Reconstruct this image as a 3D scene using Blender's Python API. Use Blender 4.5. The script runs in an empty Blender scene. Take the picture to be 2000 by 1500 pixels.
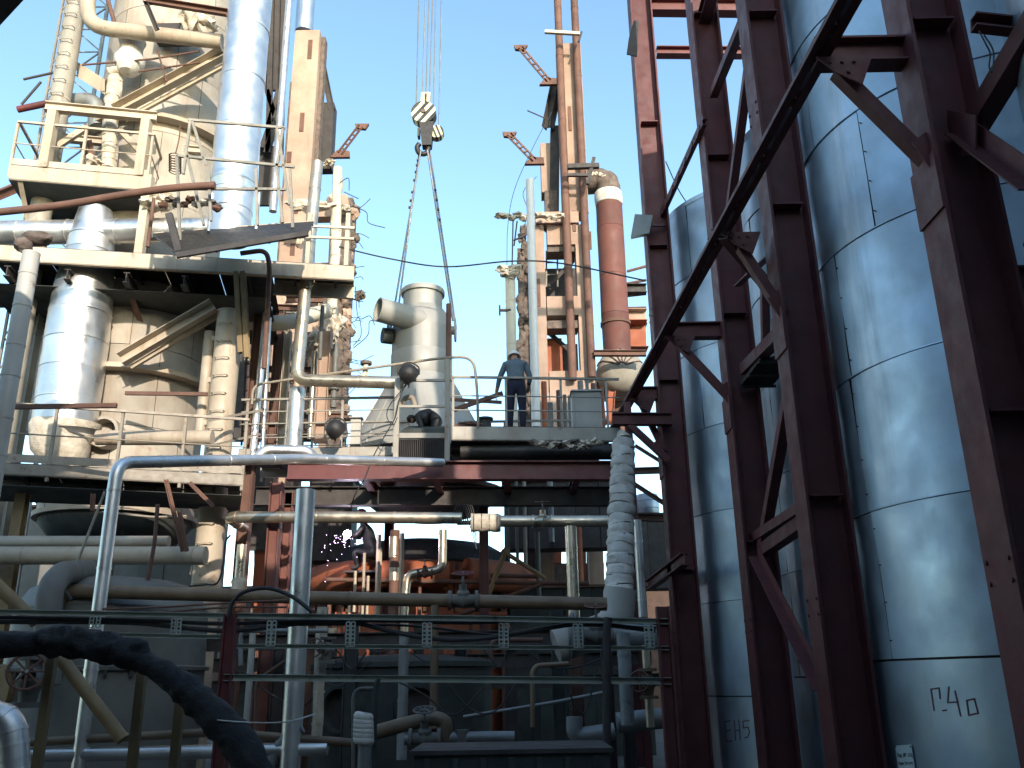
import bpy, bmesh, math, random
from mathutils import Vector, Matrix, noise
R = math.radians
V = Vector
random.seed(7)
sc = bpy.context.scene
# ------------------------------------------------------------------ camera
PITCH, ROLL, FPX, EYE = R(18.5), R(0.99), 1740.0, 1.6
cam = bpy.data.objects.new('camera', bpy.data.cameras.new('camera'))
sc.collection.objects.link(cam); sc.camera = cam
cam.matrix_world = Matrix.Translation((0, 0, EYE)) @ Matrix.Rotation(R(90) + PITCH, 4, 'X') @ Matrix.Rotation(-ROLL, 4, 'Z')
cam.data.sensor_width = 36; cam.data.lens = FPX / 2000 * 36
cam.data.clip_start = 0.05; cam.data.clip_end = 2000
# ------------------------------------------------------------------ sky and sun
SUN_EL, SUN_AZ = R(17), R(20)          # the sun stands behind the viewer, 20 degrees to the right
w = bpy.data.worlds.new('World'); sc.world = w; w.use_nodes = True
nt = w.node_tree; bg = nt.nodes['Background']
sky = nt.nodes.new('ShaderNodeTexSky'); sky.sky_type = 'NISHITA'; sky.sun_disc = False
sky.sun_elevation = SUN_EL; sky.sun_rotation = R(180) - SUN_AZ
sky.air_density = 1.0; sky.dust_density = 1.0; sky.ozone_density = 1.0; sky.altitude = 100
tint = nt.nodes.new('ShaderNodeMix'); tint.data_type = 'RGBA'; tint.blend_type = 'MULTIPLY'; tint.inputs[0].default_value = 1.0
tint.inputs[7].default_value = (0.95, 1.09, 1.10, 1)      # the camera's cool white balance, the same all over the sky
nt.links.new(sky.outputs[0], tint.inputs[6]); nt.links.new(tint.outputs[2], bg.inputs[0]); bg.inputs[1].default_value = 0.15
sl = bpy.data.lights.new('sun', 'SUN'); sl.energy = 2.2; sl.angle = R(0.5); sl.color = (1.0, 0.87, 0.73)
so = bpy.data.objects.new('sun', sl); sc.collection.objects.link(so)
sdir = V((math.sin(SUN_AZ) * math.cos(SUN_EL), -math.cos(SUN_AZ) * math.cos(SUN_EL), math.sin(SUN_EL)))
so.rotation_euler = sdir.to_track_quat('Z', 'Y').to_euler()
so.location = (20, -40, 40)
vs = sc.view_settings
vs.view_transform = 'Standard'; vs.look = 'None'; vs.gamma = 1; vs.use_curve_mapping = False
vs.exposure = 1.45
# ------------------------------------------------------------------ pixel -> place
CT, ST, CR, SR = math.cos(PITCH), math.sin(PITCH), math.cos(ROLL), math.sin(ROLL)
def ray(px, py):
    dx, dy = (px - 1000) / FPX, (750 - py) / FPX
    dx, dy = dx * CR + dy * SR, dy * CR - dx * SR
    return V((dx, CT - dy * ST, ST + dy * CT))
def P(px, py, Y):
    r = ray(px, py); return V((0, 0, EYE)) + r * (Y / r.y)
def PX(px, py, X):
    r = ray(px, py); return V((0, 0, EYE)) + r * (X / r.x)
def PZ(px, py, Z):
    r = ray(px, py); return V((0, 0, EYE)) + r * ((Z - EYE) / r.z)
def zat(py, Y): return P(1000, py, Y).z
def mpp(px, py, Y):                       # metres in one pixel at that place
    p = P(px, py, Y); return (p.y * CT + (p.z - EYE) * ST) / FPX
# ------------------------------------------------------------------ materials
MATS = {}
def mat(name, col, col2=None, rough=0.6, metal=0.0, scale=3.0, bump=0.15, rust=0.0, rustcol=(0.16, 0.06, 0.03), streak=0.0, fine=40.0, spec=0.5, dirt=0.0, emit=None):
    m = bpy.data.materials.new(name); m.use_nodes = True
    t = m.node_tree; N = t.nodes.new; L = t.links.new
    b = t.nodes['Principled BSDF']
    b.inputs['Metallic'].default_value = metal
    b.inputs['Specular IOR Level'].default_value = spec
    if emit:
        b.inputs['Base Color'].default_value = (*col, 1)
        b.inputs['Emission Color'].default_value = (*col, 1); b.inputs['Emission Strength'].default_value = emit
        MATS[name] = m; return m
    g = N('ShaderNodeNewGeometry')
    def nz(scale, det=4, vec=None, rgh=0.55):
        n = N('ShaderNodeTexNoise'); n.inputs['Scale'].default_value = scale; n.inputs['Detail'].default_value = det
        n.inputs['Roughness'].default_value = rgh
        L(vec or g.outputs['Position'], n.inputs['Vector']); return n.outputs['Fac']
    def ramp(f, a, bb):
        r = N('ShaderNodeMapRange'); r.inputs[1].default_value = a; r.inputs[2].default_value = bb
        L(f, r.inputs[0]); return r.outputs[0]
    def mix(f, a, c):
        x = N('ShaderNodeMix'); x.data_type = 'RGBA'
        if hasattr(f, 'links'): L(f, x.inputs[0])
        else: x.inputs[0].default_value = f
        for i, q in ((6, a), (7, c)):
            if hasattr(q, 'links'): L(q, x.inputs[i])
            else: x.inputs[i].default_value = (*q, 1)
        return x.outputs[2]
    col2 = col2 or tuple(c * 0.7 for c in col)
    c = mix(ramp(nz(scale), 0.35, 0.68), col, col2)
    st = None
    if streak > 0:
        mp = N('ShaderNodeMapping'); mp.inputs['Scale'].default_value = (1.7, 1.7, 0.16); L(g.outputs['Position'], mp.inputs[0])
        st = ramp(nz(1.6, 6, mp.outputs[0], 0.72), 0.60 - 0.10 * streak, 0.86)
        c = mix(st, c, rustcol if rust else tuple(q * 0.45 for q in col))
    if rust > 0:
        rf = ramp(nz(scale * 1.7, 8, None, 0.7), 0.66 - 0.16 * rust, 0.72)
        c = mix(rf, c, rustcol)
    if dirt > 0:
        df = ramp(nz(0.9, 6, None, 0.7), 0.40, 0.75)
        mm = N('ShaderNodeMath'); mm.operation = 'MULTIPLY'; mm.inputs[1].default_value = dirt; L(df, mm.inputs[0])
        c = mix(mm.outputs[0], c, tuple(q * 0.35 for q in col))
    oi = N('ShaderNodeObjectInfo')            # every piece a slightly different shade
    hv = N('ShaderNodeHueSaturation'); mr = N('ShaderNodeMapRange'); mr.inputs[3].default_value = 0.86; mr.inputs[4].default_value = 1.1
    L(oi.outputs['Random'], mr.inputs[0]); L(mr.outputs[0], hv.inputs['Value']); L(c, hv.inputs['Color'])
    L(hv.outputs[0], b.inputs['Base Color'])
    rr = N('ShaderNodeMapRange'); rr.inputs[1].default_value = 0.3; rr.inputs[2].default_value = 0.7
    rr.inputs[3].default_value = max(0.05, rough - 0.1); rr.inputs[4].default_value = min(1, rough + 0.16)
    L(nz(scale * 2.3, 5), rr.inputs[0]); L(rr.outputs[0], b.inputs['Roughness'])
    if bump > 0:
        bn = N('ShaderNodeBump'); bn.inputs['Strength'].default_value = bump; bn.inputs['Distance'].default_value = 0.02
        ad = N('ShaderNodeMath'); ad.operation = 'ADD'; L(nz(fine, 6, None, 0.7), ad.inputs[0]); L(nz(scale, 3), ad.inputs[1])
        L(ad.outputs[0], bn.inputs['Height']); L(bn.outputs[0], b.inputs['Normal'])
    MATS[name] = m; return m
mat('red', (0.128, 0.030, 0.029), (0.088, 0.024, 0.025), 0.55, scale=2.2, rust=0.35, rustcol=(0.075, 0.022, 0.016), streak=0.5, dirt=0.3)
mat('redbright', (0.15, 0.034, 0.032), (0.11, 0.028, 0.028), 0.5, scale=2.2, rust=0.3, rustcol=(0.09, 0.025, 0.018), streak=0.5)
mat('beige', (0.48, 0.41, 0.315), (0.39, 0.325, 0.245), 0.55, scale=1.6, rust=0.35, rustcol=(0.23, 0.11, 0.05), streak=0.7, dirt=0.35)
mat('beige_shell', (0.42, 0.385, 0.325), (0.36, 0.315, 0.255), 0.65, scale=0.9, rust=0.25, rustcol=(0.30, 0.16, 0.08), streak=0.9, dirt=0.4)
mat('ochre', (0.27, 0.19, 0.09), (0.19, 0.13, 0.065), 0.6, rust=0.5, dirt=0.4)
mat('galv', (0.53, 0.62, 0.70), (0.43, 0.51, 0.585), 0.45, 0.88, scale=0.8, bump=0.10, streak=0.55, dirt=0.35, fine=7)  # base colour tinted blue for the sky it mirrors
mat('alu', (0.84, 0.83, 0.81), (0.72, 0.71, 0.69), 0.36, 0.90, scale=1.5, bump=0.10, fine=9, dirt=0.2)
mat('alu_warm', (0.74, 0.66, 0.52), (0.58, 0.48, 0.36), 0.33, 0.85, scale=2.0, bump=0.10, fine=9, rust=0.15, dirt=0.3)
mat('grey_pipe', (0.30, 0.32, 0.32), (0.20, 0.21, 0.21), 0.5, 0.3, scale=2.5, rust=0.3, dirt=0.4)
mat('grey_paint', (0.46, 0.45, 0.41), (0.38, 0.36, 0.32), 0.5, scale=1.2, rust=0.1, streak=0.3, dirt=0.25)
mat('vessel', (0.335, 0.33, 0.30), (0.30, 0.29, 0.26), 0.42, scale=1.0, streak=0.25, dirt=0.15, bump=0.05)
mat('drab', (0.17, 0.17, 0.155), (0.12, 0.12, 0.11), 0.6, scale=1.5, rust=0.25, streak=0.4, dirt=0.4)
mat('railgrey', (0.27, 0.25, 0.215), (0.20, 0.185, 0.155), 0.55, scale=4, rust=0.4, dirt=0.3)
mat('walkgrey', (0.36, 0.34, 0.295), (0.28, 0.26, 0.22), 0.55, scale=2, rust=0.3, streak=0.4, dirt=0.3)
mat('rail', (0.33, 0.29, 0.23), (0.25, 0.21, 0.165), 0.55, scale=4, rust=0.45, dirt=0.3)
mat('tray', (0.40, 0.44, 0.39), (0.30, 0.33, 0.29), 0.6, scale=3, rust=0.45, rustcol=(0.11, 0.06, 0.04), dirt=0.3)
mat('concrete', (0.45, 0.325, 0.25), (0.36, 0.245, 0.185), 0.9, scale=1.4, bump=0.5, streak=0.5, dirt=0.4)
mat('rubble', (0.22, 0.17, 0.14), (0.10, 0.08, 0.07), 0.95, scale=6, bump=0.9, dirt=0.5)
mat('rust', (0.165, 0.085, 0.060), (0.11, 0.055, 0.04), 0.75, scale=2.5, rust=0.4, rustcol=(0.09, 0.035, 0.025), streak=0.4, dirt=0.3, bump=0.3)
mat('orange', (0.36, 0.105, 0.045), (0.25, 0.072, 0.036), 0.7, scale=1.4, rust=0.4, rustcol=(0.15, 0.045, 0.025), streak=0.6, bump=0.25)
mat('rustred', (0.165, 0.060, 0.046), (0.115, 0.045, 0.036), 0.7, scale=1.4, rust=0.4, rustcol=(0.10, 0.035, 0.025), streak=0.6, bump=0.25)
mat('brown_pipe', (0.20, 0.145, 0.09), (0.13, 0.085, 0.05), 0.5, scale=2.2, rust=0.4, dirt=0.4)
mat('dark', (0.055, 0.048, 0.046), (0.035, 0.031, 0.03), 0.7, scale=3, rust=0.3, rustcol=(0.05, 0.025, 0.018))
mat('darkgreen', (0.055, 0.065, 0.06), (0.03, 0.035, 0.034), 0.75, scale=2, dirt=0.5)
mat('black', (0.014, 0.014, 0.015), (0.022, 0.021, 0.02), 0.5, scale=6, bump=0.3)
mat('tar', (0.016, 0.016, 0.018), (0.03, 0.028, 0.027), 0.75, scale=5, bump=1.0, fine=22)
mat('wool', (0.62, 0.56, 0.46), (0.42, 0.36, 0.28), 0.95, scale=7, bump=1.0, fine=30)
mat('whitewrap', (0.70, 0.68, 0.63), (0.48, 0.45, 0.40), 0.85, scale=4, bump=0.5, dirt=0.3)
mat('cream', (0.62, 0.57, 0.45), (0.52, 0.46, 0.35), 0.5, scale=2, rust=0.15, dirt=0.2)
mat('yellow', (0.62, 0.50, 0.18), (0.52, 0.42, 0.18), 0.5, scale=6, rust=0.2)
mat('lightyellow', (0.70, 0.64, 0.42), (0.6, 0.52, 0.33), 0.5, scale=6, rust=0.15)
mat('cable', (0.03, 0.03, 0.032), (0.02, 0.02, 0.02), 0.6)
mat('rope', (0.22, 0.23, 0.235), (0.16, 0.165, 0.17), 0.45, 0.7)
mat('ground', (0.085, 0.075, 0.065), (0.045, 0.04, 0.036), 0.9, scale=0.8, bump=0.6, dirt=0.5)
mat('brick', (0.10, 0.06, 0.045), (0.07, 0.045, 0.035), 0.9, scale=3, bump=0.4, dirt=0.3)
mat('plaster', (0.36, 0.34, 0.31), (0.27, 0.26, 0.24), 0.9, scale=0.5, bump=0.3, streak=0.6, dirt=0.4)
mat('glass_dark', (0.02, 0.025, 0.03), (0.03, 0.035, 0.04), 0.15, scale=2, bump=0.0)
mat('shirt', (0.10, 0.135, 0.16), (0.075, 0.10, 0.125), 0.9, scale=9, bump=0.5, fine=60)
mat('navy', (0.018, 0.022, 0.045), (0.012, 0.014, 0.03), 0.9, scale=9, bump=0.5)
mat('skin', (0.34, 0.19, 0.125), (0.28, 0.15, 0.1), 0.6, scale=20, bump=0.05)
mat('hair', (0.02, 0.015, 0.012), (0.012, 0.01, 0.008), 0.8, scale=40)
mat('helmet_white', (0.78, 0.77, 0.74), (0.7, 0.69, 0.66), 0.35, bump=0.02)
mat('helmet_red', (0.10, 0.025, 0.03), (0.08, 0.02, 0.025), 0.4, bump=0.02)
mat('paint_red', (0.15, 0.062, 0.075), (0.17, 0.10, 0.115), 0.8, scale=14)
mat('dullcream', (0.34, 0.31, 0.25), (0.26, 0.235, 0.19), 0.6, scale=2, rust=0.3, dirt=0.4)
mat('sign_white', (0.55, 0.60, 0.57), (0.47, 0.52, 0.50), 0.6)
mat('spark', (0.95, 0.85, 1.0), emit=60)
# ------------------------------------------------------------------ mesh helpers
ORG = {}
def basis(d, up=V((0, 0, 1))):
    d = d.normalized()
    if abs(d.dot(up)) > 0.999: up = V((0, 1, 0)) if abs(d.y) < 0.9 else V((1, 0, 0))
    s = d.cross(up).normalized(); return d, s, s.cross(d).normalized()
class MB:
    def __init__(self): self.v = []; self.f = []
    def add(self, vs, fs):
        k = len(self.v); self.v += [V(q) for q in vs]; self.f += [tuple(i + k for i in q) for q in fs]; return self
    def tube(self, pts, r, n=12, cap=True, wob=0.0, seed=0):
        pts = [V(p) for p in pts]; m = len(pts)
        rs = r if isinstance(r, (list, tuple)) else [r] * m
        tg = []
        for i in range(m):
            a = pts[max(i - 1, 0)]; b = pts[min(i + 1, m - 1)]
            tg.append((b - a).normalized())
        _, s, u = basis(tg[0]); vs = []
        for i in range(m):
            t = tg[i]; s = (s - t * s.dot(t)).normalized(); u = s.cross(t)
            for k in range(n):
                a = 2 * math.pi * k / n
                q = rs[i]
                if wob: q *= 1 + wob * noise.noise(V((math.cos(a) * 1.5 + seed, math.sin(a) * 1.5, i * 0.9)))
                vs.append(pts[i] + (s * math.cos(a) + u * math.sin(a)) * q)
        fs = [(i * n + k, i * n + (k + 1) % n, (i + 1) * n + (k + 1) % n, (i + 1) * n + k) for i in range(m - 1) for k in range(n)]
        if cap: fs += [tuple(range(n))[::-1], tuple((m - 1) * n + k for k in range(n))]
        return self.add(vs, fs)
    def hollow(self, p0, p1, ro, ri, n=20):
        d, s, u = basis(V(p1) - V(p0)); vs = []
        for p, r in ((p0, ro), (p1, ro), (p1, ri), (p0, ri)):
            vs += [V(p) + (s * math.cos(2 * math.pi * k / n) + u * math.sin(2 * math.pi * k / n)) * r for k in range(n)]
        return self.add(vs, [(a * n + k, a * n + (k + 1) % n, ((a + 1) % 4) * n + (k + 1) % n, ((a + 1) % 4) * n + k) for a in range(4) for k in range(n)])
    def box(self, c, sx, sy, sz, rz=0.0):
        c = V(c); ca, sa = math.cos(rz), math.sin(rz); vs = []
        for z in (-sz / 2, sz / 2):
            for x, y in ((-1, -1), (1, -1), (1, 1), (-1, 1)):
                X, Y = x * sx / 2, y * sy / 2; vs.append(c + V((X * ca - Y * sa, X * sa + Y * ca, z)))
        return self.add(vs, [(3, 2, 1, 0), (4, 5, 6, 7), (0, 1, 5, 4), (1, 2, 6, 5), (2, 3, 7, 6), (3, 0, 4, 7)])
    def hexa(self, q):                      # eight corners: four below, four above
        return self.add(q, [(3, 2, 1, 0), (4, 5, 6, 7), (0, 1, 5, 4), (1, 2, 6, 5), (2, 3, 7, 6), (3, 0, 4, 7)])
    def plate(self, pts, n):                # a polygon with thickness along n
        m = len(pts); pts = [V(p) for p in pts]; n = V(n)
        return self.add(pts + [p + n for p in pts], [tuple(range(m))[::-1], tuple(range(m, 2 * m))] + [(i, (i + 1) % m, m + (i + 1) % m, m + i) for i in range(m)])
    def prof(self, p0, p1, pr, up=V((0, 0, 1))):
        p0, p1 = V(p0), V(p1); d, s, u = basis(p1 - p0, V(up)); m = len(pr)
        vs = [p + s * a + u * b for p in (p0, p1) for a, b in pr]
        return self.add(vs, [tuple(range(m))[::-1], tuple(range(m, 2 * m))] + [(i, (i + 1) % m, m + (i + 1) % m, m + i) for i in range(m)])
    def bar(self, p0, p1, w, h, up=V((0, 0, 1))):
        return self.prof(p0, p1, [(-w / 2, -h / 2), (w / 2, -h / 2), (w / 2, h / 2), (-w / 2, h / 2)], up)
    def ibeam(self, p0, p1, w, h, t=0.02, up=V((0, 0, 1))):
        a, b = w / 2, h / 2; c = t / 2
        return self.prof(p0, p1, [(-a, -b), (a, -b), (a, -b + t), (c, -b + t), (c, b - t), (a, b - t), (a, b), (-a, b), (-a, b - t), (-c, b - t), (-c, -b + t), (-a, -b + t)], up)
    def chan(self, p0, p1, w, h, t=0.015, up=V((0, 0, 1))):
        b = h / 2
        return self.prof(p0, p1, [(0, -b), (w, -b), (w, -b + t), (t, -b + t), (t, b - t), (w, b - t), (w, b), (0, b)], up)
    def angle(self, p0, p1, w, h, t=0.012, up=V((0, 0, 1))):
        return self.prof(p0, p1, [(0, 0), (w, 0), (w, t), (t, t), (t, h), (0, h)], up)
    def lathe(self, pr, c=(0, 0, 0), n=32, axis=V((0, 0, 1)), a0=0.0, a1=2 * math.pi, dent=0.0):
        c = V(c); d, s, u = basis(V(axis)); full = abs(a1 - a0 - 2 * math.pi) < 1e-6
        m = n if full else n + 1; vs = []
        for r, z in pr:
            for k in range(m):
                a = a0 + (a1 - a0) * k / n
                p = c + d * z + (s * math.cos(a) + u * math.sin(a)) * r
                if dent: p += (s * math.cos(a) + u * math.sin(a)) * dent * noise.noise(p * 1.3)
                vs.append(p)
        fs = []
        for i in range(len(pr) - 1):
            for k in range(n):
                k2 = (k + 1) % m if full else k + 1
                fs.append((i * m + k, i * m + k2, (i + 1) * m + k2, (i + 1) * m + k))
        return self.add(vs, fs)
    def lump(self, c, sx, sy, sz, seed=0, amp=0.35, sub=3, fr=1.6):
        bm = bmesh.new(); bmesh.ops.create_icosphere(bm, subdivisions=sub, radius=1)
        bm.verts.ensure_lookup_table(); o = V((seed * 3.7, seed * 1.3, seed * 7.1)); vs = []
        for q in bm.verts:
            k = 1 + amp * noise.noise(q.co * fr + o) + amp * 0.6 * noise.noise(q.co * fr * 3 + o)
            vs.append(V(c) + V((q.co.x * sx, q.co.y * sy, q.co.z * sz)) * k)
        fs = [tuple(x.index for x in f.verts) for f in bm.faces]; bm.free(); return self.add(vs, fs)
    def build(self, name, material, parent=None, origin=None, smooth=40):
        root = parent
        if parent is not None: org = ORG[parent.name]
        elif origin is not None: org = V(origin)
        else:
            xs = [q.x for q in self.v]; ys = [q.y for q in self.v]
            org = V(((min(xs) + max(xs)) / 2, (min(ys) + max(ys)) / 2, min(q.z for q in self.v)))
        me = bpy.data.meshes.new(name); me.from_pydata([q - org for q in self.v], [], self.f); me.update()
        bm = bmesh.new(); bm.from_mesh(me); bmesh.ops.recalc_face_normals(bm, faces=bm.faces); bm.to_mesh(me); bm.free()
        if smooth:
            me.polygons.foreach_set('use_smooth', [True] * len(me.polygons)); me.set_sharp_from_angle(angle=R(smooth))
        me.materials.append(MATS[material])
        o = bpy.data.objects.new(name, me); sc.collection.objects.link(o)
        if parent is not None: o.parent = parent
        else: o.location = org
        ORG[o.name] = org
        return o
LABELS = {}
def tag(o, label, cat, group=None):
    o['kind'] = 'thing'
    o['label'] = label; o['category'] = cat
    if group: o['group'] = group
    if label in LABELS and not group: print('DUPLICATE LABEL', label)
    LABELS[label] = 1; return o
def thing(name, label, cat, loc, group=None):
    o = bpy.data.objects.new(name, None); sc.collection.objects.link(o); o.location = loc; o.empty_display_size = 0.2
    ORG[o.name] = V(loc); return tag(o, label, cat, group)
def struct(o): o['kind'] = 'structure'; return o
def rpath(pts, rad, n=6):                 # round the corners of a pipe run
    pts = [V(p) for p in pts]; out = [pts[0]]
    for i in range(1, len(pts) - 1):
        a, b, c = pts[i - 1], pts[i], pts[i + 1]
        d0 = (a - b); d1 = (c - b); k = min(rad, d0.length * 0.49, d1.length * 0.49)
        q0 = b + d0.normalized() * k; q1 = b + d1.normalized() * k
        for j in range(n + 1):
            t = j / n; out.append(q0 * (1 - t) ** 2 + b * 2 * t * (1 - t) + q1 * t * t)
    return out + [pts[-1]]
def spl(pts, n=6):                         # smooth curve through points
    pts = [V(p) for p in pts]; q = [pts[0] * 2 - pts[1]] + pts + [pts[-1] * 2 - pts[-2]]; out = []
    for i in range(1, len(q) - 2):
        a, b, c, d = q[i - 1:i + 3]
        for j in range(n):
            t = j / n
            out.append(0.5 * ((2 * b) + (c - a) * t + (2 * a - 5 * b + 4 * c - d) * t * t + (3 * b - a - 3 * c + d) * t ** 3))
    return out + [pts[-1]]
def split_long(pts, step):
    out = [pts[0]]
    for a, b in zip(pts, pts[1:]):
        k = max(1, int((b - a).length / step)); out += [a.lerp(b, j / k) for j in range(1, k + 1)]
    return out
def pipe(name, label, cat, pts, r, m, rad=None, bands=0.0, flanges=(), n=16, group=None, bandmat=None, wob=0.0, bw=0.03):
    """a pipe run: the tube itself, with jacket bands every so many metres and flanges at given shares of its length"""
    path = rpath(pts, rad or r * 2.2) if len(pts) > 2 else [V(p) for p in pts]
    if wob: path = split_long(path, 0.3)
    o = MB().tube(path, r, n, wob=wob, seed=len(ORG)).build(name, m); tag(o, label, cat, group)
    L = [0.0]
    for a, b in zip(path, path[1:]): L.append(L[-1] + (b - a).length)
    def loc(s):
        for i in range(len(path) - 1):
            if s <= L[i + 1]:
                k = (s - L[i]) / max(1e-9, L[i + 1] - L[i]); return path[i].lerp(path[i + 1], k), (path[i + 1] - path[i]).normalized()
        return path[-1], (path[-1] - path[-2]).normalized()
    if bands:
        s = bands * 0.6
        while s < L[-1] - 0.1:
            p, d = loc(s); MB().tube([p - d * bw / 2, p + d * bw / 2], r * 1.035 + 0.003, n).build('jacket_band', bandmat or m, o); s += bands * random.uniform(0.85, 1.15)
    for f in flanges:
        p, d = loc(f * L[-1])
        fl = MB()
        fl.tube([p - d * 0.035, p - d * 0.004], r * 1.55 + 0.02, n); fl.tube([p + d * 0.004, p + d * 0.035], r * 1.55 + 0.02, n)
        _, s_, u_ = basis(d)
        for k in range(8):
            a = k * math.pi / 4; c = p + (s_ * math.cos(a) + u_ * math.sin(a)) * (r * 1.3 + 0.012); fl.tube([c - d * 0.055, c + d * 0.055], 0.012, 6)
        fl.build('flange', m, o)
    return o
def vp(px, py0, py1, Y):                   # a vertical run seen at px halfway up
    x = P(px, (py0 + py1) / 2, Y).x; return [V((x, Y, zat(py1, Y))), V((x, Y, zat(py0, Y)))]
def hp(px0, px1, py, Y): return [P(px0, py, Y), P(px1, py, Y)]
def wire(name, label, pts, r=0.008, m='cable', cat='wire', group=None, n=6, k=6):
    return tag(MB().tube(spl(pts, k), r, n).build(name, m), label, cat, group)
def railing(parent, path, h=1.05, mids=(0.5,), posts=None, r=0.022, m='rail', step=1.1, square=True):
    path = [V(p) for p in path]; up = V((0, 0, 1))
    for a, b in zip(path, path[1:]):
        for hh in (h,) + tuple(h * q for q in mids):
            e = (b - a).normalized() * 0.02
            if hh == h: MB().bar(a + up * hh - e, b + up * hh + e, r * 2.4, r * 2.0).build('hand_rail', m, parent)
            else: MB().tube([a + up * hh, b + up * hh], r * 0.62, 8).build('mid_rail', m, parent)
    if posts is None:
        posts = [path[0]]
        for a, b in zip(path, path[1:]):
            k = max(1, round((b - a).length / step)); posts += [a.lerp(b, j / k) for j in range(1, k + 1)]
    for p in posts:
        MB().angle(p - up * 0.28, p + up * h, r * 2.2, r * 2.2, 0.008, V((0, 1, 0))).build('post', m, parent)
def ladder(parent, p0, p1, wdt, step, m='rail', side=V((1, 0, 0)), r=0.02):
    p0, p1 = V(p0), V(p1); s = side.normalized() * wdt / 2
    for q in (-1, 1): MB().bar(p0 + s * q, p1 + s * q, 0.05, 0.02).build('stile', m, parent)
    k = int((p1 - p0).length / step)
    for i in range(1, k): c = p0.lerp(p1, i / k); MB().tube([c - s, c + s], r, 6).build('rung', m, parent)
def staples(parent, x, Y, z0, z1, r, step=0.32, w_=0.26, m='beige'):
    z = z0
    while z < z1:
        y = Y - math.sqrt(max(0, r * r - w_ * w_ / 4)) - 0.005
        MB().tube(rpath([(x - w_ / 2, y, z), (x - w_ / 2, y - 0.1, z), (x + w_ / 2, y - 0.1, z), (x + w_ / 2, y, z)], 0.03, 3), 0.012, 6).build('rung', m, parent); z += step
# ================================================================== the setting
gb = MB(); g_n = 40
for i in range(g_n + 1):
    for j in range(g_n + 1):
        x = -400 + 800 * i / g_n; y = -400 + 800 * j / g_n; gb.v.append(V((x, y, 0)))
gb.f = [(i * (g_n + 1) + j, (i + 1) * (g_n + 1) + j, (i + 1) * (g_n + 1) + j + 1, i * (g_n + 1) + j + 1) for i in range(g_n) for j in range(g_n)]
struct(gb.build('ground', 'ground', origin=(0, 0, 0), smooth=0))
# the works building behind the viewer, whose stepped roofline shades the yard
bld = thing('works_building', 'pale plastered works building with stepped flat roofs behind the yard', 'building', (8, -10, 0))
for x0, x1, h, dp in ((-26, 0.6, 11.3, 12), (0.6, 9.8, 10.3, 12), (9.8, 34, 16.6, 2.6)):
    y0 = -4.5
    MB().box(((x0 + x1) / 2, y0 - dp / 2, h / 2), x1 - x0 - 0.02, dp, h).build('wall', 'plaster', bld, smooth=0)
    MB().box(((x0 + x1) / 2, y0 - dp / 2, h + 0.06), x1 - x0 + 0.1, dp + 0.3, 0.12).build('roof_edge', 'grey_paint', bld, smooth=0)
    nx = max(1, int((x1 - x0) / 3.2))
    for fl in range(int(h // 3.6)):
        for k in range(nx):
            cx = x0 + (k + 0.5) * (x1 - x0) / nx; cz = 2.2 + fl * 3.6
            wn = MB().box((cx, y0 + 0.02, cz), 1.7, 0.06, 1.7).build('window', 'grey_paint', bld, smooth=0)
            for sx in (-0.41, 0.41): MB().box((cx + sx, y0 + 0.055, cz), 0.74, 0.03, 1.5).build('pane', 'glass_dark', wn, smooth=0)
# a low brick boiler house closing the view at the back
bh = thing('boiler_house', 'low rusty brick boiler house far behind the plant', 'building', (-6, 36, 0))
MB().box((-6, 38, 2.6), 44, 4, 5.2).build('wall', 'brick', bh, smooth=0)
MB().box((-6, 38, 5.28), 44.6, 4.6, 0.16).build('roof', 'dark', bh, smooth=0)
for k in range(14): MB().box((-26 + k * 3, 35.98, 3.2), 1.5, 0.08, 1.9).build('window', 'glass_dark', bh, smooth=0)
# eaves show in the picture corner; unseen dark walls below are added to block sky light
cn = thing('shade_shed', 'flat eaves over the yard with unseen dark walls added to block sky light', 'shade_shed', (-9.5, 0, 0))
zc = P(52, 0, 7.2).z
a = PZ(50, -4, zc); b = PZ(-2, 52, zc); e = (b - a).normalized()
pts = [a - e * 1.2, a + e * 3.0, V((-6.6, -9, zc)), V((-16, -9, zc)), V((-16, 8.0, zc))]
MB().plate(pts, (0, 0, 0.22)).build('roof_slab', 'dark', cn, smooth=0)
MB().plate([p_ + V((0, 0, 0.22)) for p_ in pts], (0, 0, 0.04)).build('roof_sheet', 'rust', cn, smooth=0)
MB().box((-12.2, -1.0, zc / 2 - 0.02), 7.0, 15, zc - 0.04).build('wall', 'brick', cn, smooth=0)
for k in range(5):
    wn = MB().box((-8.68, -7.0 + k * 2.7, 3.0), 0.06, 1.5, 1.6).build('window', 'grey_paint', cn, smooth=0)
    for s in (-0.36, 0.36): MB().box((-8.645, -7.0 + k * 2.7 + s, 3.0), 0.03, 0.64, 1.4).build('pane', 'glass_dark', wn, smooth=0)
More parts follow.
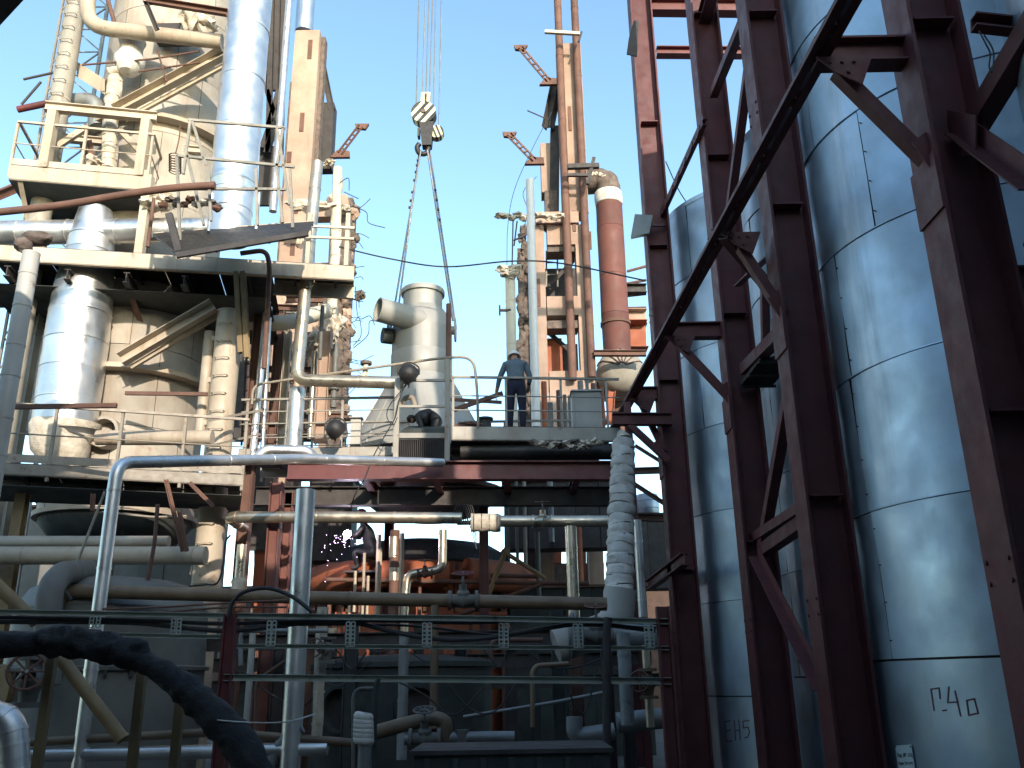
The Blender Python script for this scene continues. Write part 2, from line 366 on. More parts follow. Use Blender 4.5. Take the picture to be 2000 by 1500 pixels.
# ================================================================== right: oxide-red steel frame
fr = thing('steel_trestle', 'tall oxide red steel trestle of columns and braces beside the silver tanks', 'trestle', (3.5, 10, 0))
COLS = [(3.60, 3.0), (3.60, 6.31), (3.26, 9.36), (3.40, 12.6), (2.90, 15.7)]
for x, y in COLS:
    MB().ibeam((x, y, 0), (x, y, 19.5), 0.40, 0.46, 0.03, V((1, 0, 0))).build('column', 'red', fr)
    MB().box((x, y, 0.02), 0.6, 0.6, 0.04).build('base_plate', 'red', fr)
    for zz in (3.4, 6.84, 9.6, 12.4): MB().box((x, y, zz), 0.338, 0.34, 0.02).build('stiffener', 'red', fr)
jA, jB = P(1590, 92, 6.31), P(1300, 652, 12.6); ZL = (jA.z + jB.z) / 2; XS = (jB.x - jA.x) / (jB.y - jA.y); XL = jA.x + XS * (0.6 - jA.y)
for s in (-1, 1):                                     # the long runway beam of two bars
    MB().angle((XL + s * 0.022, 0.6, ZL - 0.09), (XL + XS * 17.8 + s * 0.022, 18.4, ZL - 0.09), s * 0.075, 0.18, 0.014).build('runway_bar', 'red', fr)
y = 1.2
while y < 18: MB().box((XL + XS * (y - 0.6), y, ZL - 0.02), 0.05, 0.12, 0.10).build('batten', 'red', fr); y += 0.95
for x, y in COLS:
    xl = XL + XS * (y - 0.6)
    if abs(y - 9.36) > 0.1: MB().ibeam((xl - 0.02, y, ZL - 0.02), (x - 0.2, y, ZL - 0.02), 0.18, 0.24, 0.02).build('bracket_beam', 'red', fr)
    MB().angle((xl + 0.12, y - 0.05, ZL - 0.22), (x - 0.2, y - 0.05, ZL - 1.15), 0.1, 0.12, 0.014, V((0, 1, 0))).build('bracket_brace', 'red', fr)
    MB().plate([(xl - 0.05, y - 0.13, ZL - 0.14), (xl + 0.42, y - 0.13, ZL - 0.14), (xl + 0.30, y - 0.13, ZL - 0.42), (xl + 0.1, y - 0.13, ZL - 0.30)], (0, 0.014, 0)).build('gusset', 'red', fr, smooth=0)
    MB().plate([(x - 0.36, y - 0.13, ZL - 0.98), (x - 0.22, y - 0.13, ZL - 0.88), (x - 0.22, y - 0.13, ZL - 1.28)], (0, 0.014, 0)).build('gusset', 'red', fr, smooth=0)
for x, y in COLS:                                      # bolt heads on the gussets
    xl = XL + XS * (y - 0.6)
    for bx_, bz_ in ((0.06, -0.20), (0.16, -0.20), (0.26, -0.20), (0.2, -0.30)): MB().tube([(xl + bx_, y - 0.15, ZL + bz_), (xl + bx_, y - 0.128, ZL + bz_)], 0.016, 6).build('bolt', 'red', fr)
    for z_ in (2.2, 2.35, 5.2, 5.35, 8.1, 8.25):
        for s_ in (-0.15, 0.15): MB().tube([(x - 0.245, y + s_, z_), (x - 0.228, y + s_, z_)], 0.018, 6).build('bolt', 'red', fr)
    MB().box((x - 0.24, y, 5.28), 0.02, 0.42, 0.5).build('splice_plate', 'red', fr, smooth=0)
def fb(p0, p1, w_, h_, kind='angle', name='brace', m='red', up=V((0, 0, 1))):
    getattr(MB(), kind)(p0, p1, w_, h_, up=up).build(name, m, fr)
XC = 3.32
for a, b, w_ in (((1532, 645), (1446, 732), 0.16), ((1534, 775), (1482, 1078), 0.13), ((1578, 1020), (1480, 1088), 0.16), ((1482, 1088), (1614, 1350), 0.14),
                 ((1458, 118), (1418, 425), 0.12), ((1450, 35), (1386, 192), 0.13), ((1446, 560), (1545, 470), 0.10)):
    fb(PX(*a, XC), PX(*b, XC), w_, w_)
for off in (0, 0.11):
    a, b = PX(1373, 232, 3.1), PX(1287, 424, 3.0); fb(a + V((0, off * 0.6, off * -0.6)), b + V((0, off * 0.6, off * -0.6)), 0.07, 0.07)
a, b = PX(1373, 232, 3.1), PX(1287, 424, 3.0)
for k in range(7): c = a.lerp(b, (k + 0.5) / 7); MB().box(c + V((0, 0.03, -0.03)), 0.03, 0.16, 0.09).build('batten', 'red', fr)
fb(PX(1488, 560, XC), PX(1490, 668, XC), 0.1, 0.1, up=V((0, 1, 0)))
fb(PX(1420, 466, 2.5), PX(1516, 580, 3.3), 0.12, 0.12, up=V((0, 1, 0)))
fb(P(1282, 102, 16.0), P(1450, 103, 16.0), 0.2, 0.2, 'ibeam', 'cross_beam', 'redbright')
fb(P(1262, 14, 15.9), P(1460, 16, 15.9), 0.25, 0.32, 'ibeam', 'cross_beam', 'redbright')
fb(PX(2020, 40, 3.75), PX(1884, 268, 3.75), 0.17, 0.17)
fb(PX(1880, 262, 3.7), PX(2030, 372, 3.7), 0.15, 0.15)
fb(P(1895, 52, 5.6), P(2060, 70, 5.6), 0.1, 0.12, 'chan')
MB().plate([PX(1850, 215, 3.62), PX(1905, 225, 3.62), PX(1905, 300, 3.62), PX(1850, 310, 3.62)], (0.014, 0, 0)).build('gusset', 'red', fr, smooth=0)
# narrow post and beam at the far end of the runway
fb((P(1240, 1040, 15.55).x, 15.55, 0), (P(1240, 1040, 15.55).x, 15.55, 6.4), 0.12, 0.14, 'ibeam', 'post')
fb(P(1196, 819, 15.5), P(1312, 819, 15.5), 0.16, 0.22, 'ibeam', 'cross_beam')
fb(P(1224, 835, 15.45), P(1300, 905, 15.45), 0.12, 0.14, 'angle')
fb((2.68, 14.2, 3.4), (2.68, 18.4, 3.4), 0.14, 0.2, 'ibeam', 'tie_beam')
fb((3.26, 9.4, 3.4), (3.3, 12.6, 3.4), 0.12, 0.12)
fb((3.42, 12.6, 12.4), (3.4, 9.4, 12.4), 0.2, 0.25, 'ibeam', 'tie_beam')
for x0, x1, yy in ((3.9, 5.6, 2.9), (3.9, 8.5, 6.6)):
    MB().ibeam((x0, yy, 4.62), (x1, yy, 4.62), 0.15, 0.2).build('floor_beam', 'red', fr)
dk = thing('grating_deck', 'dark checker plate deck between the red frame and the tanks', 'deck', (6, 4, 4.7))
for k in range(8): MB().box((5.0 + (k % 2) * 2.02, 3.0 + (k // 2) * 1.02 - 0.3, 4.76), 2.0, 1.0, 0.03).build('deck_plate', 'dark', dk, smooth=0)
dk = thing('grating_deck', 'small dark grating landing between two red columns', 'deck', (3.9, 11, 6))
for k in range(22): MB().box((3.36 + k * 0.022, 11.9, zat(735, 11.9)), 0.008, 1.2, 0.06).build('grating_bar', 'dark', dk, smooth=0)
for yy in (11.35, 11.9, 12.4): MB().box((3.6, yy, zat(735, 11.9) - 0.05), 0.52, 0.05, 0.03).build('cross_bar', 'dark', dk, smooth=0)
# ------------------------------------------------------------------ the tanks
def tank(label, xc, yc, rad, z0, course, ncourse, off, roof=True, nsheet=8, seed=1):
    t = thing('storage_tank', label, 'tank', (xc, yc, 0), None)
    ztop = z0 + course * ncourse
    MB().lathe([(rad - 0.03, 0.0), (rad - 0.03, ztop - 0.02)], (xc, yc, 0), 48).build('inner_shell', 'dark', t)
    pr = [(rad + 0.015, ztop - 0.05), (rad + 0.02, ztop + 0.04), (rad - 0.02, ztop + 0.06), (rad * 0.5, ztop + rad * 0.20), (0.001, ztop + rad * 0.26)]
    rf = MB().lathe(pr, (xc, yc, 0), 48).build('roof', 'galv', t)
    rnd = random.Random(seed)
    for c in range(-1, ncourse):
        za = max(0.05, z0 + c * course); zb = z0 + (c + 1) * course
        if zb < za + 0.05: continue
        a0 = off + (0 if c in (0, 1, 2) else 0.62 if c < 0 else (c % 2) * 0.38) + rnd.uniform(-0.03, 0.03)
        for s in range(nsheet):
            b0 = a0 + s * 2 * math.pi / nsheet; b1 = b0 + 2 * math.pi / nsheet - 0.006
            dr = rnd.uniform(0, 0.007); mb = MB(); na, nz_ = 12, 10; sd = rnd.uniform(0, 50)
            for i in range(na + 1):
                for j in range(-1, nz_ + 2):
                    aa = b0 + (b1 - b0) * i / na; jj = min(max(j, 0), nz_)
                    zz = za + 0.011 + (zb - za - 0.022) * jj / nz_
                    rr_ = rad + 0.003 if c < 0 else rad + dr + 0.016 * noise.noise(V((aa * 2.2 + sd, zz * 1.1, 3))) + 0.007 * noise.noise(V((aa * 6 + sd, zz * 3, 9)))
                    if j < 0 or j > nz_: rr_ -= 0.03
                    mb.v.append(V((xc + rr_ * math.cos(aa), yc + rr_ * math.sin(aa), zz)))
            m_ = nz_ + 3
            mb.f = [(i * m_ + j, (i + 1) * m_ + j, (i + 1) * m_ + j + 1, i * m_ + j + 1) for i in range(na) for j in range(m_ - 1)]
            o = mb.build('cladding_sheet', 'galv', t)
            if seed == 3 and c < 4 and math.cos(b0 - math.atan2(-yc, -xc)) > 0.2:            # screws down the lap
                for q_ in range(4):
                    zz = za + (zb - za) * (q_ + 0.5) / 4; MB().tube([(xc + (rad + 0.0) * math.cos(b0 + 0.012), yc + (rad + 0.0) * math.sin(b0 + 0.012), zz), (xc + (rad + 0.024) * math.cos(b0 + 0.012), yc + (rad + 0.024) * math.sin(b0 + 0.012), zz)], 0.007, 6).build('screw', 'dark', t)
    for c in range(1, ncourse):                       # turned-over lap at each seam
        MB().lathe([(rad - 0.01, z0 + c * course - 0.004), (rad + 0.014, z0 + c * course - 0.002), (rad + 0.012, z0 + c * course + 0.010), (rad - 0.01, z0 + c * course + 0.012)], (xc, yc, 0), 64).build('seam_lap', 'galv', t)
    return t
def strokes(parent, t, xc, yc, rad, lines, thick, m='paint_red', name='painted_mark'):
    """hand-painted strokes laid on the shell; points are pixels of the marked place"""
    for ln in lines:
        pts = []
        for (px, py) in ln:
            r_ = ray(px, py); ox, oy = -xc, -yc; A = r_.x ** 2 + r_.y ** 2; B = 2 * (ox * r_.x + oy * r_.y); C = ox * ox + oy * oy - (rad + 0.005) ** 2
            D = B * B - 4 * A * C
            if D < 0: continue
            k = (-B - math.sqrt(D)) / (2 * A); pts.append(V((0, 0, EYE)) + r_ * k)
        if len(pts) < 2: continue
        mb = MB()
        for a, b in zip(pts, pts[1:]):
            nrm = V(((a + b).x / 2 - xc, (a + b).y / 2 - yc, 0)).normalized()
            d = (b - a).normalized(); mb.bar(a - d * thick * 0.4, b + d * thick * 0.4, 0.005, thick, d.cross(nrm))
        mb.build(name, m, parent, smooth=0)
tkA = tank('big silver clad tank with red hand painted P-40 and a white notice', 5.57, 9.27, 2.0, 1.74, 1.43, 8, 0.15, seed=3)
tkB = tank('silver clad tank with faint EN5 marking low on its side', 5.16, 16.6, 2.0, 1.32, 1.525, 6, 0.2, seed=5)
tkC = tank('silver clad tank half hidden between the tank marked EN5 and the tank marked P-40', 5.40, 12.95, 1.55, 1.6, 1.40, 6, 0.9, seed=8)
tkD = tank('shadowed silver clad tank above the dark checker plate deck', 5.55, 5.0, 1.8, 1.7, 1.475, 8, 0.3, seed=11)
strokes(tkA, tkA, 5.57, 9.27, 2.0, [[(1824, 1387), (1818, 1346), (1834, 1344), (1836, 1364)], [(1841, 1388), (1848, 1387)], [(1853, 1342), (1851, 1372), (1871, 1371)], [(1865, 1350), (1870, 1372), (1876, 1398)],
        [(1888, 1368), (1903, 1365), (1910, 1393), (1892, 1397), (1888, 1368)]], 0.013)
strokes(tkB, tkB, 5.16, 16.6, 2.0, [[(1426, 1408), (1416, 1409), (1419, 1448), (1430, 1447)], [(1418, 1427), (1427, 1426)], [(1434, 1407), (1437, 1446)], [(1443, 1406), (1446, 1445)], [(1436, 1427), (1444, 1426)],
        [(1463, 1407), (1451, 1409), (1452, 1422), (1461, 1420), (1464, 1430), (1460, 1440), (1454, 1441)]], 0.018)
# the white notice on the tank
def on_cyl(px, py, xc, yc, rad):
    r_ = ray(px, py); A = r_.x ** 2 + r_.y ** 2; B = -2 * (xc * r_.x + yc * r_.y); C = xc * xc + yc * yc - rad ** 2
    k = (-B - math.sqrt(B * B - 4 * A * C)) / (2 * A); return V((0, 0, EYE)) + r_ * k
c0 = on_cyl(1768, 1478, 5.57, 9.27, 2.012); nrm = V((c0.x - 5.57, c0.y - 9.27, 0)).normalized(); sx = V((-nrm.y, nrm.x, 0))
if sx.x < 0: sx = -sx
sg = thing('notice_plate', 'small white metal notice with stencilled figures on the big silver tank', 'sign', c0)
W_, H_ = 0.27, 0.36
c1 = c0 - V((0, 0, 0.08))
MB().plate([c1 + sx * a_ + V((0, 0, b_ + a_ * 0.09)) for a_, b_ in ((-W_ / 2, -H_ / 2), (W_ / 2, -H_ / 2), (W_ / 2, H_ / 2), (-W_ / 2, H_ / 2))], nrm * 0.006).build('plate', 'sign_white', sg, smooth=0)
def text_mesh(txt, size, origin, sx_, up_, m, parent):
    cu = bpy.data.curves.new('lettering', 'FONT'); cu.body = txt; cu.size = size; cu.extrude = 0.001; cu.resolution_u = 2
    o = bpy.data.objects.new('lettering', cu); sc.collection.objects.link(o)
    bpy.context.view_layer.update()
    me = bpy.data.meshes.new_from_object(o.evaluated_get(bpy.context.evaluated_depsgraph_get()))
    bpy.data.objects.remove(o); nn = sx_.cross(up_); org = ORG[parent.name]
    for v_ in me.vertices: v_.co = V(origin) + sx_ * v_.co.x + up_ * v_.co.y + nn * v_.co.z - org
    me.materials.clear(); me.materials.append(MATS[m])
    o = bpy.data.objects.new('lettering', me); sc.collection.objects.link(o); o.parent = parent; ORG[o.name] = org; return o
upv = V((0, 0, 1)); sxt = (sx + V((0, 0, 0.09))).normalized()
for i, (tx, s_) in enumerate((('Рег.№ 17ц', 0.052), ('Рраб. 225 кг/ч', 0.036), ('Т раб. 180°С', 0.036))):
    text_mesh(tx, s_, c1 + nrm * 0.0085 + sx * (-W_ / 2 + 0.02) + V((0, 0, 0.075 - i * 0.062 - 0.01)), sxt, upv, 'darkgreen', sg)
for a_, b_ in ((-0.12, 0.16), (0.12, 0.175)): MB().tube([c1 + sx * a_ + V((0, 0, b_)), c1 + sx * a_ + V((0, 0, b_)) + nrm * 0.012], 0.007, 8).build('screw', 'dark', sg)
# loose flap and hanging leads on the tanks, floodlight on the column
q = on_cyl(1812, 385, 5.57, 9.27, 2.03)
tag(MB().plate([q, q + V((0.16, -0.08, 0.03)), q + V((0.18, -0.1, 0.18)), q + V((0.03, -0.03, 0.22))], (0.01, 0.02, 0.0)).build('torn_flap', 'galv', smooth=0), 'torn flap of cladding lifting off the big silver tank', 'cladding')
wire('hanging_lead', 'thin black lead hanging in two loops in front of the shadowed tank', [P(1912, 60, 5.4), P(1925, 85, 5.4), P(1934, 105, 5.4), P(1932, 130, 5.4), P(1938, 140, 5.4), P(1940, 100, 5.4), P(1922, 68, 5.4)], 0.006)
wire('hanging_lead', 'black lead drooping from the rim of the tank marked EN5', [P(1300, 315, 16), P(1325, 370, 16.2), P(1350, 410, 16.4), P(1355, 432, 16.5)], 0.012)
wire('hanging_lead', 'black lead looping over the side of the tank marked EN5', [P(1392, 755, 15.5), P(1398, 785, 15.45), P(1425, 802, 15.4), P(1418, 815, 15.4), P(1424, 835, 15.4)], 0.01)
fl = thing('floodlight', 'square grey floodlight housing bracketed to the red column', 'floodlight', P(1255, 440, 15.4))
a = [P(1232, 462, 15.2), P(1268, 455, 15.2), P(1275, 420, 15.2), P(1240, 418, 15.2)]
MB().plate(a, (0.05, 0.3, 0.1)).build('housing', 'grey_pipe', fl, smooth=0)
MB().bar(P(1262, 440, 15.35), P(1300, 440, 15.6), 0.05, 0.05).build('bracket', 'red', fl)
tag(MB().plate([P(1238, 40, 15.3), P(1228, 75, 15.3), P(1224, 105, 15.3), P(1244, 110, 15.3), P(1248, 40, 15.3)], (0, 0.03, 0)).build('loose_sheet', 'dark', smooth=0), 'torn dark metal sheet hanging off the red column top', 'sheet')
# ================================================================== left: reactor column and its steelwork
RX, RY, RR = P(268, 700, 19).x, 19.0, 1.55
rc = thing('reactor_column', 'tall rust streaked beige reactor column wrapped in sheet behind the silver ducts', 'column', (RX, RY, 0))
MB().lathe([(RR - 0.03, 4.9), (RR - 0.03, 26)], (RX, RY, 0), 48).build('inner_shell', 'dark', rc)
zz = 5.0; rnd = random.Random(4); ci = 0
while zz < 25:
    hh = 1.75
    for s in range(7):
        b0 = ci * 0.41 + s * 2 * math.pi / 7; b1 = b0 + 2 * math.pi / 7 - 0.008; dr = rnd.uniform(0, 0.012)
        MB().lathe([(RR - 0.03 + dr, zz), (RR + dr, zz), (RR + dr, zz + hh / 2), (RR + dr, zz + hh - 0.012), (RR - 0.03 + dr, zz + hh - 0.012)], (RX, RY, 0), 8, a0=b0, a1=b1, dent=0.02).build('cladding_sheet', 'beige_shell', rc)
    zz += hh; ci += 1
MB().lathe([(0.01, 4.25), (0.7, 4.32), (1.25, 4.55), (RR - 0.03, 4.9), (RR - 0.03, 4.99)], (RX, RY, 0), 40).build('bottom_head', 'darkgreen', rc)
for z_, d_ in ((4.98, 0.09), (zat(950, 17.5), 0.05), (zat(700, 17.4) - 0.1, 0.30), (zat(200, 17.4) - 0.3, 0.30)):
    MB().lathe([(RR, z_), (RR + d_, z_), (RR + d_, z_ + 0.10), (RR, z_ + 0.10)], (RX, RY, 0), 48).build('stiffening_ring', 'beige', rc)
MB().hollow((RX + 0.3, RY - RR - 0.28, 6.5), (RX + 0.3, RY - RR + 0.1, 6.5), 0.32, 0.26).build('manhole', 'beige_shell', rc)
# long raking channels carrying the rings
for lab, a, b in (('beige channel strut raking up across the reactor above the top balcony', (228, 222), (440, 108)), ('beige channel strut raking up across the reactor above the lower walkway', (240, 706), (420, 600))):
    s_ = thing('raking_strut', lab, 'strut', P(*a, 16.9))
    MB().chan(P(*a, 16.9), P(*b, 16.9), 0.2, 0.26).build('channel', 'beige', s_)
    MB().bar(P(a[0] + 16, a[1] + 12, 17.0), P(b[0] + 10, b[1] + 14, 17.0), 0.08, 0.09).build('bar', 'beige', s_)
# beige pipe columns with climbing staples
x1 = P(130, 120, 17).x
k1 = tag(MB().tube([(x1, 17, 0), (x1, 17, 24)], 0.225, 20).build('pipe_column', 'walkgrey'), 'grey beige pipe column with climbing staples beside the lattice mast', 'pipe column')
staples(k1, x1 + 0.05, 17, 11.0, 18.5, 0.225, 0.36, 0.25, 'walkgrey')
for z_ in (11.4, 14.2, 17): MB().tube([(x1, 17, z_), (x1, 17, z_ + 0.04)], 0.235, 20).build('weld_collar', 'beige_shell', k1)
x2 = P(442, 700, 17).x
k2 = tag(MB().tube([(x2, 17, 0), (x2, 17, zat(604, 17))], 0.26, 20).build('pipe_column', 'beige'), 'cream pipe column with climbing staples in front of the reactor', 'pipe column')
staples(k2, x2, 17, 1.2, zat(604, 17) - 0.15, 0.26, 0.37, 0.27, 'beige')
MB().tube([(x2, 17, zat(604, 17)), (x2, 17, zat(604, 17) + 0.03)], 0.28, 20).build('cap_plate', 'beige', k2)
MB().tube([(x2 - 0.42, 17.1, 6.2), (x2 - 0.42, 17.1, zat(635, 17))], 0.11, 12).build('side_pipe', 'beige', k2)
for z_ in (6.6, 7.5, 8.4): MB().box((x2 - 0.3, 17.05, z_), 0.35, 0.06, 0.1).build('clamp', 'beige', k2)
MB().chan(P(457, 532, 16.6), P(466, 690, 16.6), 0.1, 0.12, up=V((0, 1, 0))).build('upright_channel', 'ochre', k2)
MB().chan(P(470, 532, 16.6), P(478, 700, 16.6), 0.1, 0.12, up=V((0, 1, 0))).build('upright_channel', 'ochre', k2)
# tubular frame with a rounded corner at the top
tf = pipe('tubular_frame', 'thick cream tube bent round a rectangular opening near the reactor top', 'pipe', [P(176, -60, 16.4), P(168, 52, 16.4), P(434, 82, 16.6)], 0.17, 'beige', rad=0.55)
pipe('rust_strut', 'thin rusty tube leaning inside the rounded cream frame', 'strut', [P(205, -20, 16.6), P(228, 60, 16.6)], 0.05, 'rust')
tag(MB().chan(P(285, 2, 16.0), P(445, 28, 16.0), 0.1, 0.16).build('rust_beam', 'rust'), 'rusty channel crossing above the torn insulation', 'beam')
tag(MB().chan(P(285, 4, 16.0), P(308, 60, 16.0), 0.08, 0.1).build('rust_strut', 'dark'), 'short dark strut hanging from the rusty channel', 'strut')
tag(MB().box(P(360, 68, 17.2), 1.3, 0.4, 0.35).build('underside_beam', 'dark'), 'dark underside beam at the end of the rounded cream tube', 'beam')
# white bottle shaped insulated valve and the ribbed pipe under it
vb = thing('insulated_valve', 'bottle shaped valve body wrapped in white plaster insulation', 'valve', P(252, 140, 16.9))
c = P(255, 110, 16.9); k = mpp(255, 110, 16.9)
MB().lathe([(0.01, -42 * k), (16 * k, -38 * k), (28 * k, -22 * k), (29 * k, -8 * k), (22 * k, 4 * k), (20 * k, 22 * k), (24 * k, 34 * k), (18 * k, 38 * k)], c, 24, dent=0.05).build('wrapped_body', 'whitewrap', vb)
MB().tube([c + V((-0.42, 0, -0.45)), c + V((0, 0, -0.2))], 0.13, 12).build('neck', 'wool', vb)
pipe('ribbed_pipe', 'ribbed grey insulated pipe dropping from the plastered valve', 'pipe', [P(226, 150, 17.0), P(218, 200, 17.0), P(212, 330, 17.0)], 0.16, 'wool', bands=0.22, wob=0.3)
pipe('grey_elbow_pipe', 'stubby grey elbow pipe tucked behind the top balcony', 'pipe', [P(140, 200, 17.6), P(185, 196, 17.6), P(192, 250, 17.6)], 0.2, 'grey_pipe', rad=0.4)
tag(MB().hexa([P(150, 150, 17.4), P(205, 185, 17.4), P(205, 185, 18), P(150, 150, 18), P(150, 120, 17.4), P(205, 155, 17.4), P(205, 155, 18), P(150, 120, 18)]).build('bracket_plate', 'beige', smooth=0), 'sloping beige bracket plate between the stapled column and the ribbed pipe', 'bracket')
for lab, pts in (('thin rusty rod crossing the reactor at the plastered valve', [(160, 127), (300, 115), (390, 100)]), ('lower thin rusty rod with hooks across the reactor', [(270, 140), (390, 122)]), ('rusty rod standing on the raking strut', [(308, 98), (325, 160)])):
    tag(MB().tube([P(x, y, 16.7) for x, y in pts], 0.022, 8).build('rod', 'rust'), lab, 'rod')
# lattice mast behind the stapled column
lm = thing('lattice_mast', 'slender grey lattice mast standing behind the stapled column', 'mast', P(95, 900, 20))
A, B = P(118, 10, 20), P(58, 310, 20); A2, B2 = A + V((0.75, 0, 0)), B + V((0.75, 0, 0)); B.z = B2.z = 0; A.x = B.x = -11.8; A2.x = B2.x = -11.0
A.z = A2.z = 24
for p_, q_ in ((A, B), (A2, B2), (A + V((0.4, 0.7, 0)), B + V((0.4, 0.7, 0)))): MB().bar(q_, p_, 0.07, 0.07).build('leg', 'grey_pipe', lm)
z_ = 9.0; f = 0
while z_ < 23.5:
    p0, p1 = (A, A2) if f else (A2, A)
    MB().bar((p0.x, 20, z_), (p1.x, 20, z_ + 0.75), 0.035, 0.035).build('lacing', 'grey_pipe', lm); MB().bar((A.x, 20, z_), (A2.x, 20, z_), 0.03, 0.03).build('lacing', 'grey_pipe', lm); z_ += 0.75; f = 1 - f
for lab, a, b, r_, m_ in (('red brown tube stub poking out beside the stapled column', (35, 214), (110, 198), 0.08, 'red'), ('short grey bar sticking out of the lattice mast', (46, 155), (104, 142), 0.03, 'dark'), ('bent grey bar below the lattice mast', (42, 204), (80, 160), 0.03, 'dark')):
    tag(MB().tube([P(*a, 17.5), P(*b, 17.5)], r_, 10).build('bar_stub', m_), lab, 'bar')
# ------------------------------------------------------------------ top balcony
def platform(label, z, pl, pr, depth, fascia=0.30, m='beige', deckm='dark', step=1.1, h=1.05, mids=(0.5,), posts=None, toe=True, name='walkway', rails=True, back=False):
    pl, pr = V(pl), V(pr); d = (pr - pl).normalized(); nrm = V((-d.y, d.x, 0))
    if nrm.y < 0: nrm = -nrm
    t = thing(name, label, 'walkway', (pl + pr) / 2)
    MB().chan(pl - V((0, 0, fascia / 2)), pr - V((0, 0, fascia / 2)), -0.09, fascia, 0.014).build('edge_beam', m, t)
    MB().chan(pl + nrm * depth - V((0, 0, fascia / 2)), pr + nrm * depth - V((0, 0, fascia / 2)), 0.09, fascia, 0.014).build('edge_beam', m, t)
    L = (pr - pl).length; n_ = max(2, int(L / 1.0))
    for k in range(n_):
        a, b = pl.lerp(pr, k / n_) + d * 0.006, pl.lerp(pr, (k + 1) / n_) - d * 0.006
        MB().plate([a, b, b + nrm * depth, a + nrm * depth], (0, 0, 0.012)).build('deck_plate', deckm, t, smooth=0)
        c = (a + b) / 2; MB().chan(c + nrm * 0.1 - V((0, 0, 0.07)), c + nrm * (depth - 0.1) - V((0, 0, 0.07)), 0.06, 0.12).build('joist', deckm, t)
    if toe: MB().bar(pl + V((0, 0, 0.10)) + nrm * 0.02, pr + V((0, 0, 0.10)) + nrm * 0.02, 0.008, 0.14).build('toe_board', m, t)
    if rails:
        railing(t, [pl, pr], h, mids, posts, m=m, step=step)
        if back: railing(t, [pl + nrm * depth, pr + nrm * depth], h, mids, None, m=m, step=step)
    return t, d, nrm
Z1 = 12.0
pl, pr = PZ(22, 322, Z1), PZ(290, 345, Z1)
t, d, nr = platform('beige railed balcony with solid edge high on the reactor', Z1, pl, pr, 2.2, 0.34, step=1.25)
for q in (0.23, 0.93):
    p_ = pl.lerp(pr, q) + nr * 0.35; MB().bar(p_ - nr * 0.3, p_ - nr * 0.3 + V((0, 0, 1.42)), 0.19, 0.19, V((0, 1, 0))).build('portal_post', 'beige', t)
p_, q_ = pl.lerp(pr, 0.16) + nr * 0.05 + V((0, 0, 1.52)), pl.lerp(pr, 1.0) + nr * 0.05 + V((0, 0, 1.52))
MB().ibeam(p_, q_, 0.16, 0.21).build('portal_beam', 'beige', t)
MB().ibeam(p_ + nr * 1.1 - V((0, 0, 0.05)), q_ + nr * 1.1 + d * 0.8 - V((0, 0, 0.05)), 0.14, 0.17).build('portal_beam', 'beige', t)
for a, b in ((0.26, 0.46), (0.90, 0.70)):
    A = pl.lerp(pr, a) + nr * 0.35 + V((0, 0, 0.75)); B = pl.lerp(pr, b) + nr * 0.35 + V((0, 0, 1.32)); MB().bar(A, B, 0.1, 0.12).build('knee_brace', 'beige', t)
MB().angle(pl.lerp(pr, 0.4) + nr * 0.9 + V((0, 0, 1.3)), pl.lerp(pr, 0.55) + nr * 0.9, 0.12, 0.12).build('knee_brace', 'rust', t)
for s in (0.06, 0.97): MB().angle(pl.lerp(pr, s) - V((0, 0, 0.34)), pl.lerp(pr, s) + nr * 1.5 - V((0, 0, 1.3)), 0.1, 0.1).build('under_bracket', 'beige', t)
for p_ in (pl, pr): railing(t, [p_, p_ + nr * 2.0], 1.05, (0.5,), [p_ + nr * 2.0], m='beige')
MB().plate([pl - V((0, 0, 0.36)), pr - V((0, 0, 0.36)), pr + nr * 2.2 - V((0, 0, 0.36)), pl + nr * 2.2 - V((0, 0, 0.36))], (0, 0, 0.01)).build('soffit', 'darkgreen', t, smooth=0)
# beam under balcony going off frame
tag(MB().ibeam(P(-30, 392, 16.6), P(35, 365, 17.5), 0.12, 0.2).build('stub_beam', 'rust'), 'dark rusty stub beam running in under the top balcony', 'beam')
# ------------------------------------------------------------------ silver ducts
def duct(label, x, y, prof, m='alu', n=32, name='flue_duct', seams=(), origin_z=0):
    t = thing(name, label, 'duct', (x, y, prof[0][1]))
    for i in range(len(prof) - 1):
        (r0, z0), (r1, z1) = prof[i], prof[i + 1]; mid = [(r0 + (r1 - r0) * k / 4, z0 + (z1 - z0) * k / 4) for k in range(5)]
        MB().lathe([(r0 - 0.02, z0 + 0.004)] + [(q_[0], q_[1] + (0.004 if k == 0 else -0.004 if k == 4 else 0)) for k, q_ in enumerate(mid)] + [(r1 - 0.02, z1 - 0.004)], (x, y, 0), n, dent=0.025, a0=0.05 * i, a1=0.05 * i + 2 * math.pi).build('jacket_section', m, t)
        MB().lathe([(r0 - 0.01, z0 - 0.014), (r0 + 0.010, z0 - 0.014), (r0 + 0.010, z0 + 0.014), (r0 - 0.01, z0 + 0.014)], (x, y, 0), n).build('seam_band', m, t)
    return t
D1Y = 16.0; q = P(471, 200, D1Y); D1X = q.x; r1 = 0.46
zb = zat(352, D1Y)
duct('wide shiny silver flue duct rising out of the picture past the concrete pillar', D1X, D1Y, [(0.42, zat(458, D1Y)), (0.42, zat(405, D1Y)), (0.42, zat(368, D1Y)), (r1, zb), (r1, zb + 1.25), (r1, zb + 2.5), (r1, zb + 3.8), (r1, zb + 5.1), (r1, zb + 6.4), (r1, zb + 8)])
D2Y = 16.95; q = P(152, 650, D2Y); D2X = q.x
zs = [zat(y_, D2Y) for y_ in (822, 770, 710, 655, 600, 550, 512)]
